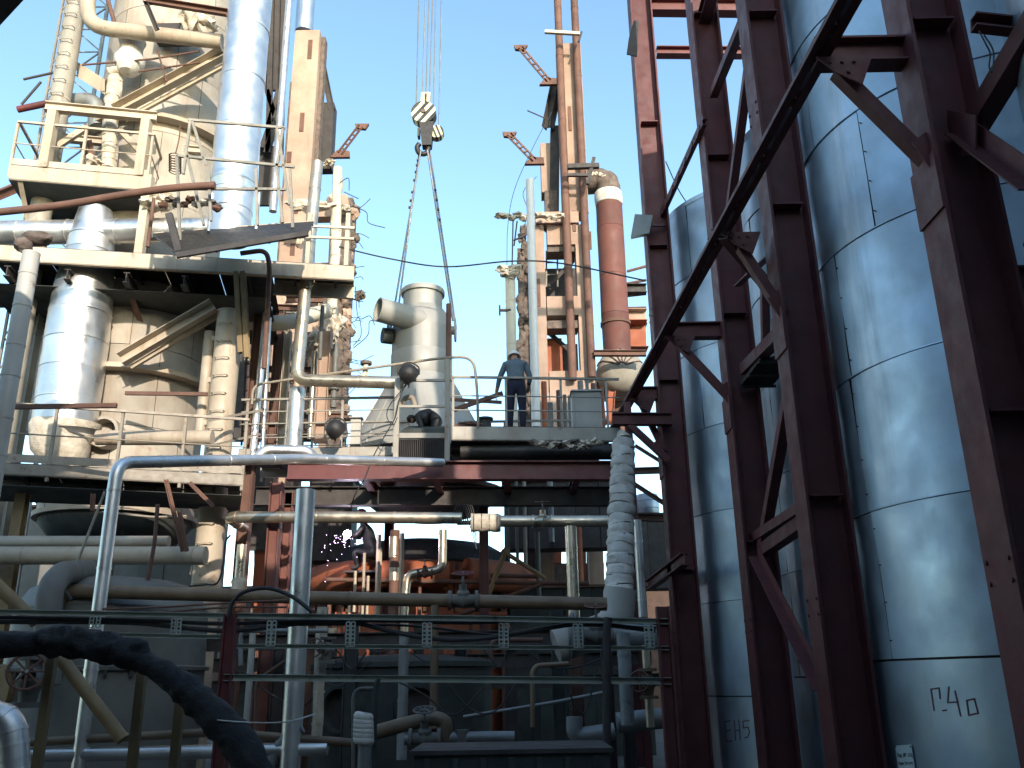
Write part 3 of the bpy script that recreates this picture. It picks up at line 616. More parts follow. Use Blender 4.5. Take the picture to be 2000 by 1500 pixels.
d2 = duct('wide dazzling silver duct with dented jacket and conical cap', D2X, D2Y, [(0.59, zs[0]), (0.60, zs[1]), (0.605, zs[2]), (0.605, zs[3]), (0.60, zs[4]), (0.57, zs[5]), (0.52, zs[6]), (0.47, zat(480, D2Y)), (0.46, zat(452, D2Y)), (0.34, zat(398, D2Y))])
MB().lathe([(0.34, zat(398, D2Y)), (0.24, zat(392, D2Y)), (0.01, zat(390, D2Y))], (D2X, D2Y, 0), 24).build('cap', 'alu', d2)
dh = thing('flue_duct', 'horizontal silver duct passing behind the dazzling upright duct', 'duct', P(200, 452, 16.9))
xs = [P(p_, 452, 16.9).x for p_ in (-420, -200, -80, 40, 135, 230, 330, 425)]; zc = P(200, 452, 16.9).z
for a, b in zip(xs, xs[1:]):
    MB().lathe([(0.24, 0.004), (0.265, 0.004), (0.265, (b - a) / 2), (0.265, b - a - 0.004), (0.24, b - a - 0.004)], (a, 16.9, zc), 24, V((1, 0, 0)), dent=0.01).build('jacket_section', 'alu', dh)
    MB().lathe([(0.26, -0.012), (0.276, -0.012), (0.276, 0.012), (0.26, 0.012)], (a, 16.9, zc), 24, V((1, 0, 0))).build('seam_band', 'alu', dh)
dt = thing('torn_insulation', 'ragged grey insulation spilling from the open foot of the dazzling duct', 'insulation', (D2X, D2Y, zat(905, D2Y)))
MB().lathe([(0.62, zat(815, D2Y)), (0.62, zat(822, D2Y)), (0.52, zat(845, D2Y)), (0.44, zat(870, D2Y)), (0.34, zat(890, D2Y)), (0.26, zat(915, D2Y))], (D2X + 0.05, D2Y, 0), 28, dent=0.3).build('hanging_wool', 'wool', dt)
MB().lathe([(0.36, zat(840, D2Y)), (0.42, zat(835, D2Y)), (0.5, zat(832, D2Y))], (D2X + 0.35, D2Y - 0.1, 0), 24, dent=0.2).build('curled_jacket', 'grey_pipe', dt)
pipe('grey_pipe', 'tall thin grey jacketed pipe beside the dazzling silver duct', 'pipe', [V((P(28, 690, 12.0).x, 12.0, 0)), V((P(28, 690, 12.0).x, 12.0, zat(478, 12.0)))], 0.125, 'grey_paint', bands=0.55)
gw = thing('rag_bundle', 'brown cloth bundle tied where the grey pipe meets the beige beam', 'bundle', P(70, 468, 12.3))
MB().lump(P(72, 466, 12.2), 0.24, 0.15, 0.11, 3, 0.25).build('bundle', 'rubble', gw)
MB().lump(P(45, 478, 12.1), 0.13, 0.13, 0.12, 5, 0.25).build('knot', 'rubble', gw)
# old blue-grey pipe and timber seen in the gap beside the dazzling duct
pipe('blue_grey_pipe', 'blue grey pipe in the shade behind the dazzling duct', 'pipe', vp(80, 530, 830, 18.5), 0.2, 'galv', bands=0.9)
tag(MB().box(P(60, 578, 18), 2.6, 0.3, 0.42).build('shadow_beam', 'dark'), 'dark crossbeam in the gap beside the dazzling duct', 'beam')
# ------------------------------------------------------------------ long beige beam level
Z2 = 10.0
p0_, p1_ = PZ(-40, 476, Z2), PZ(692, 520, Z2)
pl, pr = p0_.lerp(p1_, 0.765), p1_
t2, d, nr = platform('short beige beam floor with cream rails beside the ruined flank', Z2, pl, pr, 1.0, 0.33, toe=False, rails=False, step=1.4)
pl, pr = p0_, p0_.lerp(p1_, 0.763)
t, d, nr = platform('long beige beam floor running across the plant under the ducts', Z2, pl, pr, 3.2, 0.33, toe=False, rails=False, step=1.4)
for q in (0.1, 0.3, 0.5, 0.7, 0.9): MB().ibeam(pl.lerp(pr, q) + nr * 0.06 - V((0, 0, 0.52)), pl.lerp(pr, q) + nr * 3.1 - V((0, 0, 0.52)), 0.12, 0.22).build('floor_beam', 'dark', t)
for a_, b_ in ((0.35, 0.42), (0.47, 0.54)): MB().angle(pl.lerp(pr, a_) + nr * 0.5 - V((0, 0, 0.42)), pl.lerp(pr, b_) + nr * 2.4 - V((0, 0, 1.7)), 0.12, 0.12).build('under_brace', 'rust', t)
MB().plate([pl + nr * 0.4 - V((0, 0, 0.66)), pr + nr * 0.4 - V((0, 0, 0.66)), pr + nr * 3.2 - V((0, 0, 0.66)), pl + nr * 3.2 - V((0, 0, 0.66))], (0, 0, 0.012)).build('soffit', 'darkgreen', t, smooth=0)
p_ = PZ(668, 520, Z2)
for px_ in (600, 676): q = PZ(px_, 520, Z2); MB().bar(q, q + V((0, 0, 1.25)), 0.09, 0.09, V((0, 1, 0))).build('post', 'beige', t2)
a, b = PZ(555, 515, Z2), PZ(690, 520, Z2)
for hz in (0.62, 0.88): MB().bar(a + V((0, -0.05, hz)), b + V((0, -0.05, hz)), 0.04, 0.05).build('hand_rail', 'cream' if hz > 0.8 else 'beige', t2)
for px_ in (265, 1030):
    if px_ < 700: q = PZ(px_, 490, Z2) + nr * 0.3; MB().bar(q, q + V((0, 0, 1.9)), 0.17, 0.17, V((0, 1, 0))).build('post', 'beige', t)
for px_ in (30, 500):                             # columns that carry it
    q = PZ(px_, 500, Z2) + nr * 1.6; MB().ibeam((q.x, q.y, 0), (q.x, q.y, Z2 - 0.63), 0.24, 0.24, up=V((1, 0, 0))).build('column', 'rust' if px_ > 100 else 'walkgrey', t)
pipe('rust_pole', 'long rusty pole running across below the top balcony', 'pole', [P(-20, 416, 14.2), P(120, 402, 14.2), P(240, 380, 14.2), P(345, 366, 14.2), P(420, 362, 14.2)], 0.07, 'rust', rad=0.6)
pipe('beige_post', 'thin brown post under the rusty pole', 'post', vp(296, 375, 470, 15.0), 0.035, 'rust')
# ------------------------------------------------------------------ hanging work cradle
cr = thing('work_cradle', 'dark tilted work cradle of plate and thin bars hung below the wide silver duct', 'cradle', P(450, 470, 15))
A, B, C, D = P(298, 460, 15.7), P(612, 436, 15.7), P(602, 456, 14.2), P(345, 499, 14.2)
MB().plate([A, B, C, D], (0, 0, 0.05)).build('deck', 'black', cr, smooth=0)
MB().bar(A, B, 0.06, 0.1).build('deck_edge', 'beige', cr); MB().bar(D, C, 0.06, 0.1).build('deck_edge', 'dark', cr)
for k in range(5): MB().bar(A.lerp(B, (k + 0.5) / 5) - V((0, 0, 0.03)), D.lerp(C, (k + 0.5) / 5) - V((0, 0, 0.03)), 0.06, 0.08).build('cross_bar', 'dark', cr)
for p_, q_ in (((368, 234), (557, 250)), ((345, 304), (575, 326)), ((338, 368), (562, 370)), ((372, 236), (358, 340)), ((376, 238), (408, 340)), ((408, 340), (412, 432)), ((541, 248), (566, 400)), ((553, 250), (540, 330)), ((540, 330), (552, 435)), ((362, 290), (398, 440)), ((345, 304), (352, 470)), ((566, 330), (572, 445)), ((500, 330), (503, 440))):
    MB().bar(P(*p_, 14.5), P(*q_, 14.5), 0.045, 0.05).build('frame_bar', 'railgrey', cr)
MB().bar(P(330, 418, 14.4), P(352, 500, 14.4), 0.1, 0.12).build('hanger_bar', 'dark', cr)
for k in range(9): MB().lump(P(320 + k * 13, 398 + random.uniform(-14, 14), 14.9), 0.10, 0.09, 0.06, k, 0.6, 2).build('scrap', random.choice(['rubble', 'wool', 'rust']), cr)
sp = thing('wire_coil', 'rusty wire coil hanging from the cradle frame', 'coil', P(342, 320, 14.7))
for k in range(7): MB().lathe([(0.09, 0), (0.105, 0.01), (0.12, 0), (0.105, -0.01), (0.09, 0)], P(342, 305 + k * 5, 14.7), 14).build('turn', 'rust', sp)
MB().tube(spl([P(352, 245, 14.6), P(350, 270, 14.6), P(343, 300, 14.6)], 4), 0.012, 6).build('hook', 'rust', sp)
for lab, px_, Y_, top, bot, r_, m_ in (('slim shiny pipe standing between the wide duct and the concrete pillar', 550, 17.5, -20, 405, 0.085, 'alu'), ('very thin silver conduit beside the foot of the wide duct', 412, 15.2, 368, 442, 0.03, 'alu'), ('thin silver conduit on the other side of the wide duct foot', 504, 15.2, 368, 440, 0.03, 'alu')):
    pipe('upright_pipe', lab, 'pipe', vp(px_, top, bot, Y_), r_, m_, bands=1.1)
tr = thing('dark_truss', 'dark riveted truss in the shade behind the wide silver duct', 'truss', P(540, 300, 21))
for p_, q_ in (((532, -40), (524, 300)), ((556, -40), (548, 300)), ((524, 250), (545, 178)), ((522, 178), (545, 250)), ((520, 300), (540, 240)), ((530, 240), (512, 290))):
    MB().bar(P(*p_, 21), P(*q_, 21), 0.14, 0.14).build('truss_bar', 'dark', tr)
MB().plate([P(519, -60, 21.2), P(560, -60, 21.2), P(553, 175, 21.2), P(514, 175, 21.2)], (0, 0.1, 0)).build('side_plate', 'dark', tr, smooth=0)
MB().plate([P(508, 285, 21.2), P(548, 285, 21.2), P(540, 400, 21.2), P(502, 400, 21.2)], (0, 0.1, 0)).build('side_plate', 'dark', tr, smooth=0)
# ================================================================== concrete pillar and the ruined flank
def concrete_frame(label, name='concrete_pillar'): return thing(name, label, 'concrete', (0, 24, 0))
cp = thing('concrete_pillar', 'tall sunlit concrete pillar with dark plates for slots and a grey stack on top', 'pillar', (-6.6, 24, 0))
xa = P(590, 240, 24).x; zt = zat(56, 24)
MB().box((xa, 24.2, zt / 2), 0.80, 0.6, zt).build('shaft', 'concrete', cp, smooth=0)
MB().box((xa + 0.47, 24.35, zt / 2), 0.12, 0.35, zt - 0.1).build('side_rib', 'rubble', cp, smooth=0)
for py_, dx, h_ in ((90, 0.12, 0.75), (232, 0.02, 0.7), (300, -0.3, 0.4), (400, 0.02, 0.35), (480, 0.0, 0.4)): MB().box((xa + dx, 23.893, zat(py_, 23.9)), 0.14, 0.025, h_).build('slot_shade_plate', 'rust', cp, smooth=0)  # dark plates on the face stand in for shaded slots
MB().box((xa - 0.42, 24.1, zt / 2 - 1), 0.06, 0.4, zt - 2).build('side_plate', 'rubble', cp, smooth=0)
pipe('grey_stack', 'short grey stack standing on top of the concrete pillar', 'stack', vp(598, -60, 57, 24.4), 0.30, 'galv')
fk = thing('ruined_flank', 'ragged dark flank of broken concrete on the sky side of the pillar', 'ruin', (-5.2, 24.8, 0))
xb = P(668, 600, 24.8).x; zf = zat(385, 24.8)
MB().box((xb, 25.0, zf / 2), 0.42, 0.7, zf).build('core', 'rubble', fk, smooth=0)
MB().box((xb - 0.33, 24.75, zf / 2), 0.22, 0.4, zf - 0.4).build('edge_column', 'concrete', fk, smooth=0)
rr = random.Random(12)
for k in range(46):
    z_ = 4 + (zf - 4) * k / 46; MB().lump((xb + rr.uniform(0.05, 0.30), 24.7 + rr.uniform(-0.1, 0.3), z_), rr.uniform(0.08, 0.2), 0.16, rr.uniform(0.10, 0.26), k, 0.6, 2).build('broken_chunk', rr.choice(['rubble', 'rubble', 'rubble', 'concrete']), fk, smooth=25)
for k in range(16):
    z_ = 7 + (zf - 7) * rr.random(); a = V((xb + 0.2, 24.7, z_)); MB().tube(spl([a, a + V((rr.uniform(0.1, 0.35), 0, rr.uniform(-0.1, 0.2))), a + V((rr.uniform(0.3, 0.6), 0, rr.uniform(-0.2, 0.3)))], 3), 0.012, 5).build('bent_bar', 'dark', fk)
MB().hexa([P(648, 400, 24.6), P(682, 400, 24.6), P(682, 400, 25.2), P(648, 400, 25.2), P(650, 378, 24.6), P(678, 380, 24.6), P(678, 380, 25.2), P(650, 378, 25.2)]).build('broken_cap', 'concrete', fk, smooth=0)
# cross members between pillar and flank
cb = thing('concrete_crossbeam', 'sunlit concrete crossbeams bridging the pillar and the ruined flank', 'crossbeam', (-6, 24, 8))
for y0, y1 in ((388, 415), (505, 545), (620, 640)):
    x0_, x1_ = P(556, y0, 24.1).x, P(652, y0, 24.1).x; MB().box(((x0_ + x1_) / 2, 24.25, (zat(y0, 24) + zat(y1, 24)) / 2), x1_ - x0_, 0.4, zat(y0, 24) - zat(y1, 24)).build('crossbeam', 'concrete', cb, smooth=0)
MB().box((P(632, 700, 24).x, 24.2, zat(700, 24)), 0.5, 0.4, zat(600, 24) - zat(860, 24)).build('lower_column', 'concrete', cb, smooth=0)
MB().box((P(545, 700, 24).x, 24.2, zat(700, 24)), 0.35, 0.4, zat(580, 24) - zat(860, 24)).build('lower_column', 'concrete', cb, smooth=0)
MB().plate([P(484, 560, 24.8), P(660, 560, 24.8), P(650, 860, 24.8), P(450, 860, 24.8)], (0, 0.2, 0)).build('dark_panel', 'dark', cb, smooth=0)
# torn wool clinging on
for i, (px_, py_, Y_, sx_, sz_, lab) in enumerate(((600, 400, 22.5, 0.75, 0.18, 'torn pale mineral wool draped on the upper crossbeam'), (642, 322, 23.0, 0.22, 0.16, 'white wool scrap beside the pipe top by the pillar'), (615, 665, 20.5, 0.42, 0.38, 'burst white insulation ball behind the shiny elbow pipe'), (585, 695, 20.8, 0.3, 0.35, 'crumbling beige insulation lump low behind the shiny elbow pipe'),
                      (655, 640, 20.0, 0.22, 0.45, 'ragged insulation remnant on the pipe by the ruined flank'), (700, 578, 24.6, 0.22, 0.2, 'small broken box hanging off the ruined flank'), (675, 410, 24.3, 0.2, 0.2, 'white wool tuft on the ruined flank top'), (330, 400, 16.5, 0.5, 0.3, 'pale torn wool behind the cradle frame'), (190, 315, 16.9, 0.3, 0.2, 'crumpled wool bundle on the top balcony'), (395, 40, 17.0, 0.5, 0.5, 'yellowed torn insulation hanging below the rusty channel'))):
    t = thing('torn_wool', lab, 'insulation', P(px_, py_, Y_)); rw = random.Random(i)
    for k in range(4): MB().lump(P(px_, py_, Y_) + V((rw.uniform(-0.5, 0.5) * sx_, rw.uniform(-0.1, 0.1), rw.uniform(-0.5, 0.5) * sz_)), sx_ * rw.uniform(0.35, 0.6), min(sx_, sz_) * 0.7, sz_ * rw.uniform(0.4, 0.7), k + i * 7, 0.7, 3, 2.2).build('wool_clump', 'wool' if i != 5 else 'rubble', t, smooth=60)
# pipes of the middle left
pipe('elbow_pipe', 'shiny jacketed pipe dropping past the pillar and turning along the walkway', 'pipe', [P(620, 318, 17.6), P(579, 742, 17.2), P(790, 748, 17.2)], 0.13, 'alu_warm', rad=0.26, bands=1.2, flanges=())
nz2 = thing('vent_nozzle', 'short flanged vent nozzle bent up from the elbow pipe', 'nozzle', P(705, 735, 17.2))
MB().tube(rpath([P(690, 742, 17.2), P(712, 736, 17.2), P(715, 712, 17.2)], 0.15), 0.055, 12).build('bend', 'cream', nz2)
MB().tube([P(715, 712, 17.2), P(715, 707, 17.2)], 0.12, 16).build('flange', 'rubble', nz2)
pipe('silver_pipe', 'straight silver pipe below the shiny elbow', 'pipe', vp(578, 752, 868, 17.6), 0.16, 'alu', bands=0.6)
pipe('insulated_pipe', 'slim insulated pipe running down beside the ruined flank', 'pipe', [P(660, 330, 22.8), P(656, 470, 22.6), P(646, 650, 22.0), P(640, 800, 22.0)], 0.14, 'cream', wob=0.3, bands=0.8)
pipe('plastered_pipe', 'cream plastered pipe sloping up between shiny pipe and ruined flank', 'pipe', [P(478, 630, 18.6), P(560, 632, 18.6), P(640, 606, 19.6)], 0.17, 'cream', rad=0.4, bands=0.7, wob=0.25)
pipe('silver_pipe', 'long thin silver pipe standing before the dark panel', 'pipe', [P(522, 590, 18.0), P(492, 900, 17.6)], 0.075, 'alu', bands=1.0)
pipe('silver_pipe', 'second thinner silver pipe close behind the long thin one', 'pipe', [P(528, 600, 18.2), P(512, 880, 18.2)], 0.045, 'alu')
pipe('rust_pipe', 'rusty drain pipe bent under the beige beam floor', 'pipe', [P(470, 495, 16.2), P(520, 488, 16.2), P(527, 520, 16.2), P(516, 720, 16.4)], 0.05, 'rust', rad=0.25)
for lab, px_, a, b, w_, m_ in (('rust red upright behind the thin silver pipes', 540, 600, 870, 0.2, 'rust'), ('beige upright channel behind the shiny pipe', 556, 640, 870, 0.16, 'beige'), ('sunlit brown upright near the ruined flank', 632, 640, 860, 0.28, 'concrete')):
    q = vp(px_, a, b, 19.5); tag(MB().ibeam(q[0], q[1], w_, w_, up=V((1, 0, 0))).build('upright', m_), lab, 'upright')
for lab, pts, r_ in (('long electric cable slung from the ruined flank across to the red column', [(662, 482), (760, 505), (870, 521), (1000, 510), (1100, 515), (1260, 548)], 0.018),):
    wire('slung_cable', lab, [P(x, y, 19.0) for x, y in pts], r_)
for lab, pts in (('frayed wire curling off the ruined flank towards the vessel nozzle', [(694, 560), (700, 620), (722, 617), (732, 635)]), ('loose wire looping from the flank up to the vessel nozzle mouth', [(690, 680), (718, 655), (722, 628), (738, 628)]), ('wire hanging from the flank in a long thin loop', [(690, 675), (705, 655), (702, 622), (694, 625)]), ('thin bent rod poking out of the flank top into the sky', [(660, 360), (680, 348), (682, 372)]), ('thin wire drifting off the flank into the sky', [(684, 402), (715, 414), (720, 435), (752, 445)]),
                 ('short rod pointing down off the flank top', [(672, 375), (700, 388)])):
    wire('loose_wire', lab, [P(x, y, 22) for x, y in pts], 0.012)
dv = thing('davit', 'pinkish steel davit arm raised beside the concrete pillar', 'davit', P(655, 308, 24))
def davit(t, foot, tip, Y, s):
    f_, h_ = P(*foot, Y), P(*tip, Y); d_ = (h_ - f_).normalized(); sd = V((0, 1, 0))
    off = d_.cross(sd) * 0.065
    for q in (-1, 1): MB().chan(f_ + off * q, h_ + off * q, 0.05, 0.05).build('arm_channel', 'rust', t)
    n_ = 6
    for k in range(1, n_): c = f_.lerp(h_, k / n_); MB().bar(c - off, c + off, 0.05, 0.05).build('batten', 'rust', t)
    MB().plate([h_ + V((-0.2, 0, 0.09)), h_ + V((0.24, 0, 0.09)), h_ + V((0.14, 0, -0.10)), h_ + V((-0.16, 0, -0.06))], (0, 0.12, 0)).build('head_plate', 'rust', t, smooth=0)
    MB().plate([f_ + V((-0.3, 0, -0.12)), f_ + V((0.3, 0, -0.12)), f_ + V((0.28, 0, 0.10)), f_ + V((-0.1, 0, 0.14))], (0, 0.12, 0)).build('foot_plate', 'rust', t, smooth=0)
davit(dv, (664, 300), (705, 246), 24, 1)
tag(MB().ibeam(P(630, 125, 24.8), P(648, 215, 24.8), 0.15, 0.2).build('dark_strut', 'dark'), 'dark strut leaning on the shadow side of the concrete pillar', 'strut')
tag(MB().box(P(640, 270, 25), 0.4, 0.5, 2.4).build('dark_box_beam', 'dark'), 'dark box post behind the concrete pillar edge', 'post')
# ================================================================== concrete tower
ct = thing('concrete_tower', 'sunlit concrete tower with two rectangular openings behind the worker in the white helmet', 'tower', (1.6, 24, 0))
TY = 24.0
def tb(x0, x1, y0, y1, name='panel', m='concrete', dy=0.0, th=0.55):
    ym = min((y0 + y1) / 2, 640); a, b = P(x0, ym, TY), P(x1, ym, TY); z0, z1 = zat(y1, TY), zat(y0, TY)
    MB().box(((a.x + b.x) / 2, TY + th / 2 + dy, (z0 + z1) / 2), b.x - a.x, th, z1 - z0).build(name, m, ct, smooth=0)
tb(1044, 1068, 440, 1340, 'leg'); tb(1131, 1157, 440, 1340, 'leg', dy=0.003)
tb(1068.5, 1130.5, 440, 479); tb(1068.5, 1131, 580, 617); tb(1070, 1133, 726, 880); tb(1046, 1130, 418, 439.5, 'cap_beam', dy=-0.1)
tb(1093, 1142, 86, 417.5, 'upper_shaft', dy=0.003); tb(1058, 1087, 252, 350, 'side_shaft', dy=0.8); tb(1066, 1091, 350, 417, 'side_shaft', 'rubble', dy=0.7)
tb(1069, 1130, 625, 640, 'broken_lintel', 'rubble', dy=0.1); tb(1069, 1131, 479, 490, 'broken_lintel', 'rubble', dy=0.1)
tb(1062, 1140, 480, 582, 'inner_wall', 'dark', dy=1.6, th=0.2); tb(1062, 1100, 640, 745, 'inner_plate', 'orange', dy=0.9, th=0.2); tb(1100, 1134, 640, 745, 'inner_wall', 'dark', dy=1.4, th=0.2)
for px_, py_, h_ in ((1113, 232, 0.9), (1121, 432, 0.7), (1052, 572, 0.9), (1152, 470, 0.6)): MB().box(P(px_, py_, TY) + V((0, -0.012, 0)), 0.1, 0.03, h_).build('slot_shade_plate', 'rust', ct, smooth=0)  # slot shade drawn as dark plates on the concrete
tb(1014, 1036, 470, 1340, 'ruined_core', 'rubble', dy=0.5)
for k in range(26): MB().lump(P(1020 + random.uniform(-9, 10), 450 + k * 15, TY + 0.45), 0.12, 0.12, 0.20, k, 0.6, 2).build('broken_chunk', 'rubble', ct, smooth=25)
for a, b in (((1072, 560), (1128, 500)), ((1072, 650), (1118, 690))): MB().bar(P(*a, TY + 0.9), P(*b, TY + 0.9), 0.1, 0.12).build('inner_brace', 'dark', ct)
wl = thing('torn_wool', 'ragged wool strip along the ledge of the concrete tower', 'insulation', P(1060, 425, 23.6))
for k in range(11): MB().lump(P(975 + k * 12, 424 + random.uniform(-4, 4), 23.6), 0.13, 0.12, 0.08, k + 60, 0.8, 2, 2.5).build('wool_clump', 'wool', wl)
for lab, px_, Y_, a, b, r_, m_, bd in (('rust red pipe running up the front of the concrete tower', 1103, 23.80, -40, 745, 0.12, 'rust', 2.3), ('second rust red pipe on the outer edge of the concrete tower', 1138, 23.80, -40, 740, 0.12, 'rust', 2.6), ('clean white pipe standing against the concrete tower', 1041, 22.4, 352, 835, 0.115, 'helmet_white', 1.5), ('shorter white pipe capped with torn wool near the worker in the white helmet', 999, 21.5, 540, 835, 0.13, 'cream', 1.4)):
    pipe('upright_pipe', lab, 'pipe', vp(px_, a, b, Y_), r_, m_, bands=bd)
wl = thing('torn_wool', 'white wool hood on the head of the shorter white pipe', 'insulation', P(995, 532, 21.5))
for k in range(6): MB().lump(P(985 + k * 4, 532 + random.uniform(-7, 7), 21.4), 0.17, 0.15, 0.11, k + 30, 0.7, 3).build('wool_clump', 'wool', wl)
hv = thing('hand_valve', 'small dark hand valve on the shorter white pipe', 'valve', P(982, 606, 21.4))
MB().tube([P(975, 606, 21.4), P(998, 606, 21.4)], 0.04, 10).build('spindle', 'dark', hv); MB().lathe([(0.13, -0.02), (0.15, 0), (0.13, 0.02), (0.11, 0), (0.13, -0.02)], P(976, 606, 21.4), 20, V((1, 0, 0))).build('hand_wheel', 'dark', hv)
for lab, f_, t_ in (('upper davit arm reaching from the concrete tower into the sky', (1072, 158), (1016, 92)), ('lower davit arm reaching from the concrete tower into the sky', (1044, 313), (994, 262))):
    dv = thing('davit', lab, 'davit', P(*f_, 23.8)); davit(dv, f_, t_, 23.8, 1)
for lab, a, b, w_ in (('cream crossbar clamping the two rust red pipes near their tops', (1064, 62), (1132, 66), 0.10), ('dark crossbar holding the rust red pipes at mid height', (1108, 326), (1170, 324), 0.14), ('thin second crossbar below the dark one', (1108, 342), (1150, 342), 0.09), ('dark upright bar beside the rust pipe tops', (1136, 62), (1130, 82), 0.06), ('dark leaning bar by the orange stack elbow', (1160, 308), (1148, 360), 0.1)):
    tag(MB().bar(P(*a, 23.25), P(*b, 23.25), w_, w_).build('cross_bar', 'cream' if 'cream' in lab else 'dark'), lab, 'bar')
tag(MB().ibeam(P(1088, 160, 24.4), P(1070, 250, 24.6), 0.3, 0.3).build('dark_strut', 'dark'), 'dark strut leaning against the shaft of the concrete tower', 'strut')
tag(MB().ibeam(P(1084, 250, 24.9), P(1082, 420, 24.9), 0.3, 0.3).build('dark_strut', 'dark'), 'dark post between the shafts of the concrete tower', 'strut')
wire('drop_wire', 'thin wire falling in a long curve from the concrete tower', [P(1078, 218, 23), P(1040, 290, 23), P(1005, 370, 23), P(992, 440, 23), P(990, 520, 23)], 0.009)
wire('drop_wire', 'short thin wire hanging beside the clean white pipe', [P(1048, 345, 22.5), P(1022, 375, 22.5), P(1030, 410, 22.5), P(1024, 445, 22.5)], 0.009)
tag(MB().tube([P(1030, 216, 23.8), P(1072, 234, 23.8)], 0.02, 6).build('rod', 'dark'), 'thin dark rod poking out of the concrete tower', 'rod')
lf = thing('ladder_frame', 'thin dark ladder frame under the ragged wool strip', 'frame', P(1005, 500, 23.7))
for a, b in (((1002, 432), (1000, 530)), ((1010, 432), (1004, 480)), ((1003, 470), (1035, 455))): MB().bar(P(*a, 23.7), P(*b, 23.7), 0.04, 0.04).build('bar', 'dark', lf)
# orange stack
os_ = thing('orange_stack', 'thick orange rusted stack with white wrapped elbow behind the red column', 'stack', P(1198, 830, 25.5))
sx_ = P(1197, 540, 25.5).x
for a, b in ((405, 452), (452, 545), (545, 620), (620, 700)):
    z0, z1 = zat(b, 25.5), zat(a, 25.5); MB().lathe([(0.40, z0 + 0.005), (0.425, z0 + 0.005), (0.425, (z0 + z1) / 2), (0.425, z1 - 0.005), (0.40, z1 - 0.005)], (sx_, 25.5, 0), 28, dent=0.02).build('shell_section', 'rustred', os_)
zt = zat(405, 25.5)
MB().lathe([(0.42, zt), (0.44, zt + 0.02), (0.45, zt + 0.2), (0.44, zt + 0.42), (0.42, zt + 0.45)], (sx_, 25.5, 0), 24, dent=0.05).build('white_wrap', 'whitewrap', os_)
MB().tube(rpath([(sx_, 25.5, zt + 0.35), (sx_, 25.5, zt + 0.95), (sx_ - 1.1, 25.9, zt + 1.05)], 0.6), 0.40, 20, wob=0.12).build('elbow', 'rubble', os_)
for k in range(7): MB().lump((sx_ - 0.5 + k * 0.13, 25.15 + abs(k - 3) * 0.04, zt + 0.95 - 0.02 * k * k + 0.1), 0.09, 0.05, 0.07, k, 0.6, 2).build('wool_patch', 'wool', os_)
MB().lathe([(0.44, zat(640, 25.5)), (0.47, zat(640, 25.5)), (0.47, zat(640, 25.5) + 0.1), (0.44, zat(640, 25.5) + 0.1)], (sx_, 25.5, 0), 24).build('flange', 'rust', os_)
MB().box((sx_, 25.6, zat(700, 25.5) / 2), 0.5, 0.5, zat(700, 25.5)).build('support', 'rust', os_)
# drum and orange steel behind the walkway end
dr = thing('strapped_drum', 'cream drum head with thin radial straps beside the orange stack', 'drum', P(1210, 740, 24.5))
c = P(1212, 725, 24.6)
MB().lathe([(0.01, 0.0), (0.35, 0.06), (0.58, 0.22), (0.68, 0.45), (0.70, 1.6)], c - V((0, 0.5, 0)), 32, V((0, 1, 0))).build('head', 'dullcream', dr)
for k in range(7):
    a = R(20 + k * 23); MB().tube([c + V((math.cos(a) * q, -0.525 + y_, math.sin(a) * q)) for q, y_ in ((0.1, 0.02), (0.35, 0.06), (0.58, 0.22), (0.68, 0.45), (0.705, 0.8))], 0.018, 6).build('strap', 'rust', dr)
for px0, px1, py_, Y_, w_, m_, lab in ((1160, 1262, 690, 23.6, 0.16, 'rust', 'rusty beam above the strapped drum'), (1222, 1262, 660, 26, 0.9, 'orange', 'sunlit orange steel box behind the red column'), (1222, 1262, 622, 26.2, 0.5, 'concrete', 'pale crossbeam behind the red column'), (1222, 1262, 565, 26.5, 0.3, 'dark', 'dark pipe bundle between orange stack and red column'), (1165, 1245, 758, 25, 0.3, 'orange', 'orange rusted beam low behind the beige cabinet')):
    a, b = hp(px0, px1, py_, Y_); tag(MB().ibeam(a, b, w_, w_).build('back_beam', m_), lab, 'beam')
for k, (a, b) in enumerate((((1170, 765), (1178, 830)), ((1195, 765), (1190, 830)))):
    tag(MB().ibeam(P(*a, 24.5), P(*b, 24.5), 0.2, 0.2).build('back_post', 'orange'), ('orange rusted post behind the beige cabinet', 'second orange rusted post near the red column foot')[k], 'post')
for k in range(5):
    a, b = P(1225, 530 + k * 24, 27), P(1262, 520 + k * 27, 27); tag(MB().tube([a, b], 0.05, 8).build('back_rail', 'rust'), 'thin rusty rail in the stack of rails behind the red column', 'rail', 'rusty rails behind the red column')

# ------------------------------------------------------------------ more of the tangle on the tower flank
lad = thing('caged_ladder', 'rusty ladder climbing the dark panel beside the long thin silver pipe', 'ladder', P(500, 870, 20.5))
ladder(lad, P(488, 870, 20.5), P(505, 560, 20.5), 0.4, 0.33, 'rust')
lad = thing('caged_ladder', 'thin grey ladder inside the upper opening of the concrete tower', 'ladder', P(1075, 830, 23.2))
ladder(lad, P(1078, 560, 24.9), P(1078, 490, 24.9), 0.34, 0.33, 'railgrey')
rt = random.Random(31)
for i in range(14):
    px_ = rt.uniform(486, 655); y0_ = rt.uniform(545, 700); y1_ = y0_ + rt.uniform(80, 220); Y_ = rt.uniform(18.5, 23.5); m_ = rt.choice(['rust', 'beige', 'concrete', 'alu_warm', 'drab', 'rust'])
    q = vp(px_, y0_, min(y1_, 868), Y_); pipe('tower_line', 'narrow weathered pipe in the tangle on the tower flank', 'pipe', q, rt.uniform(0.03, 0.075), m_, bands=0.7, flanges=(0.3,) if i % 3 == 0 else (), n=10, group='weathered pipes on the tower flank')
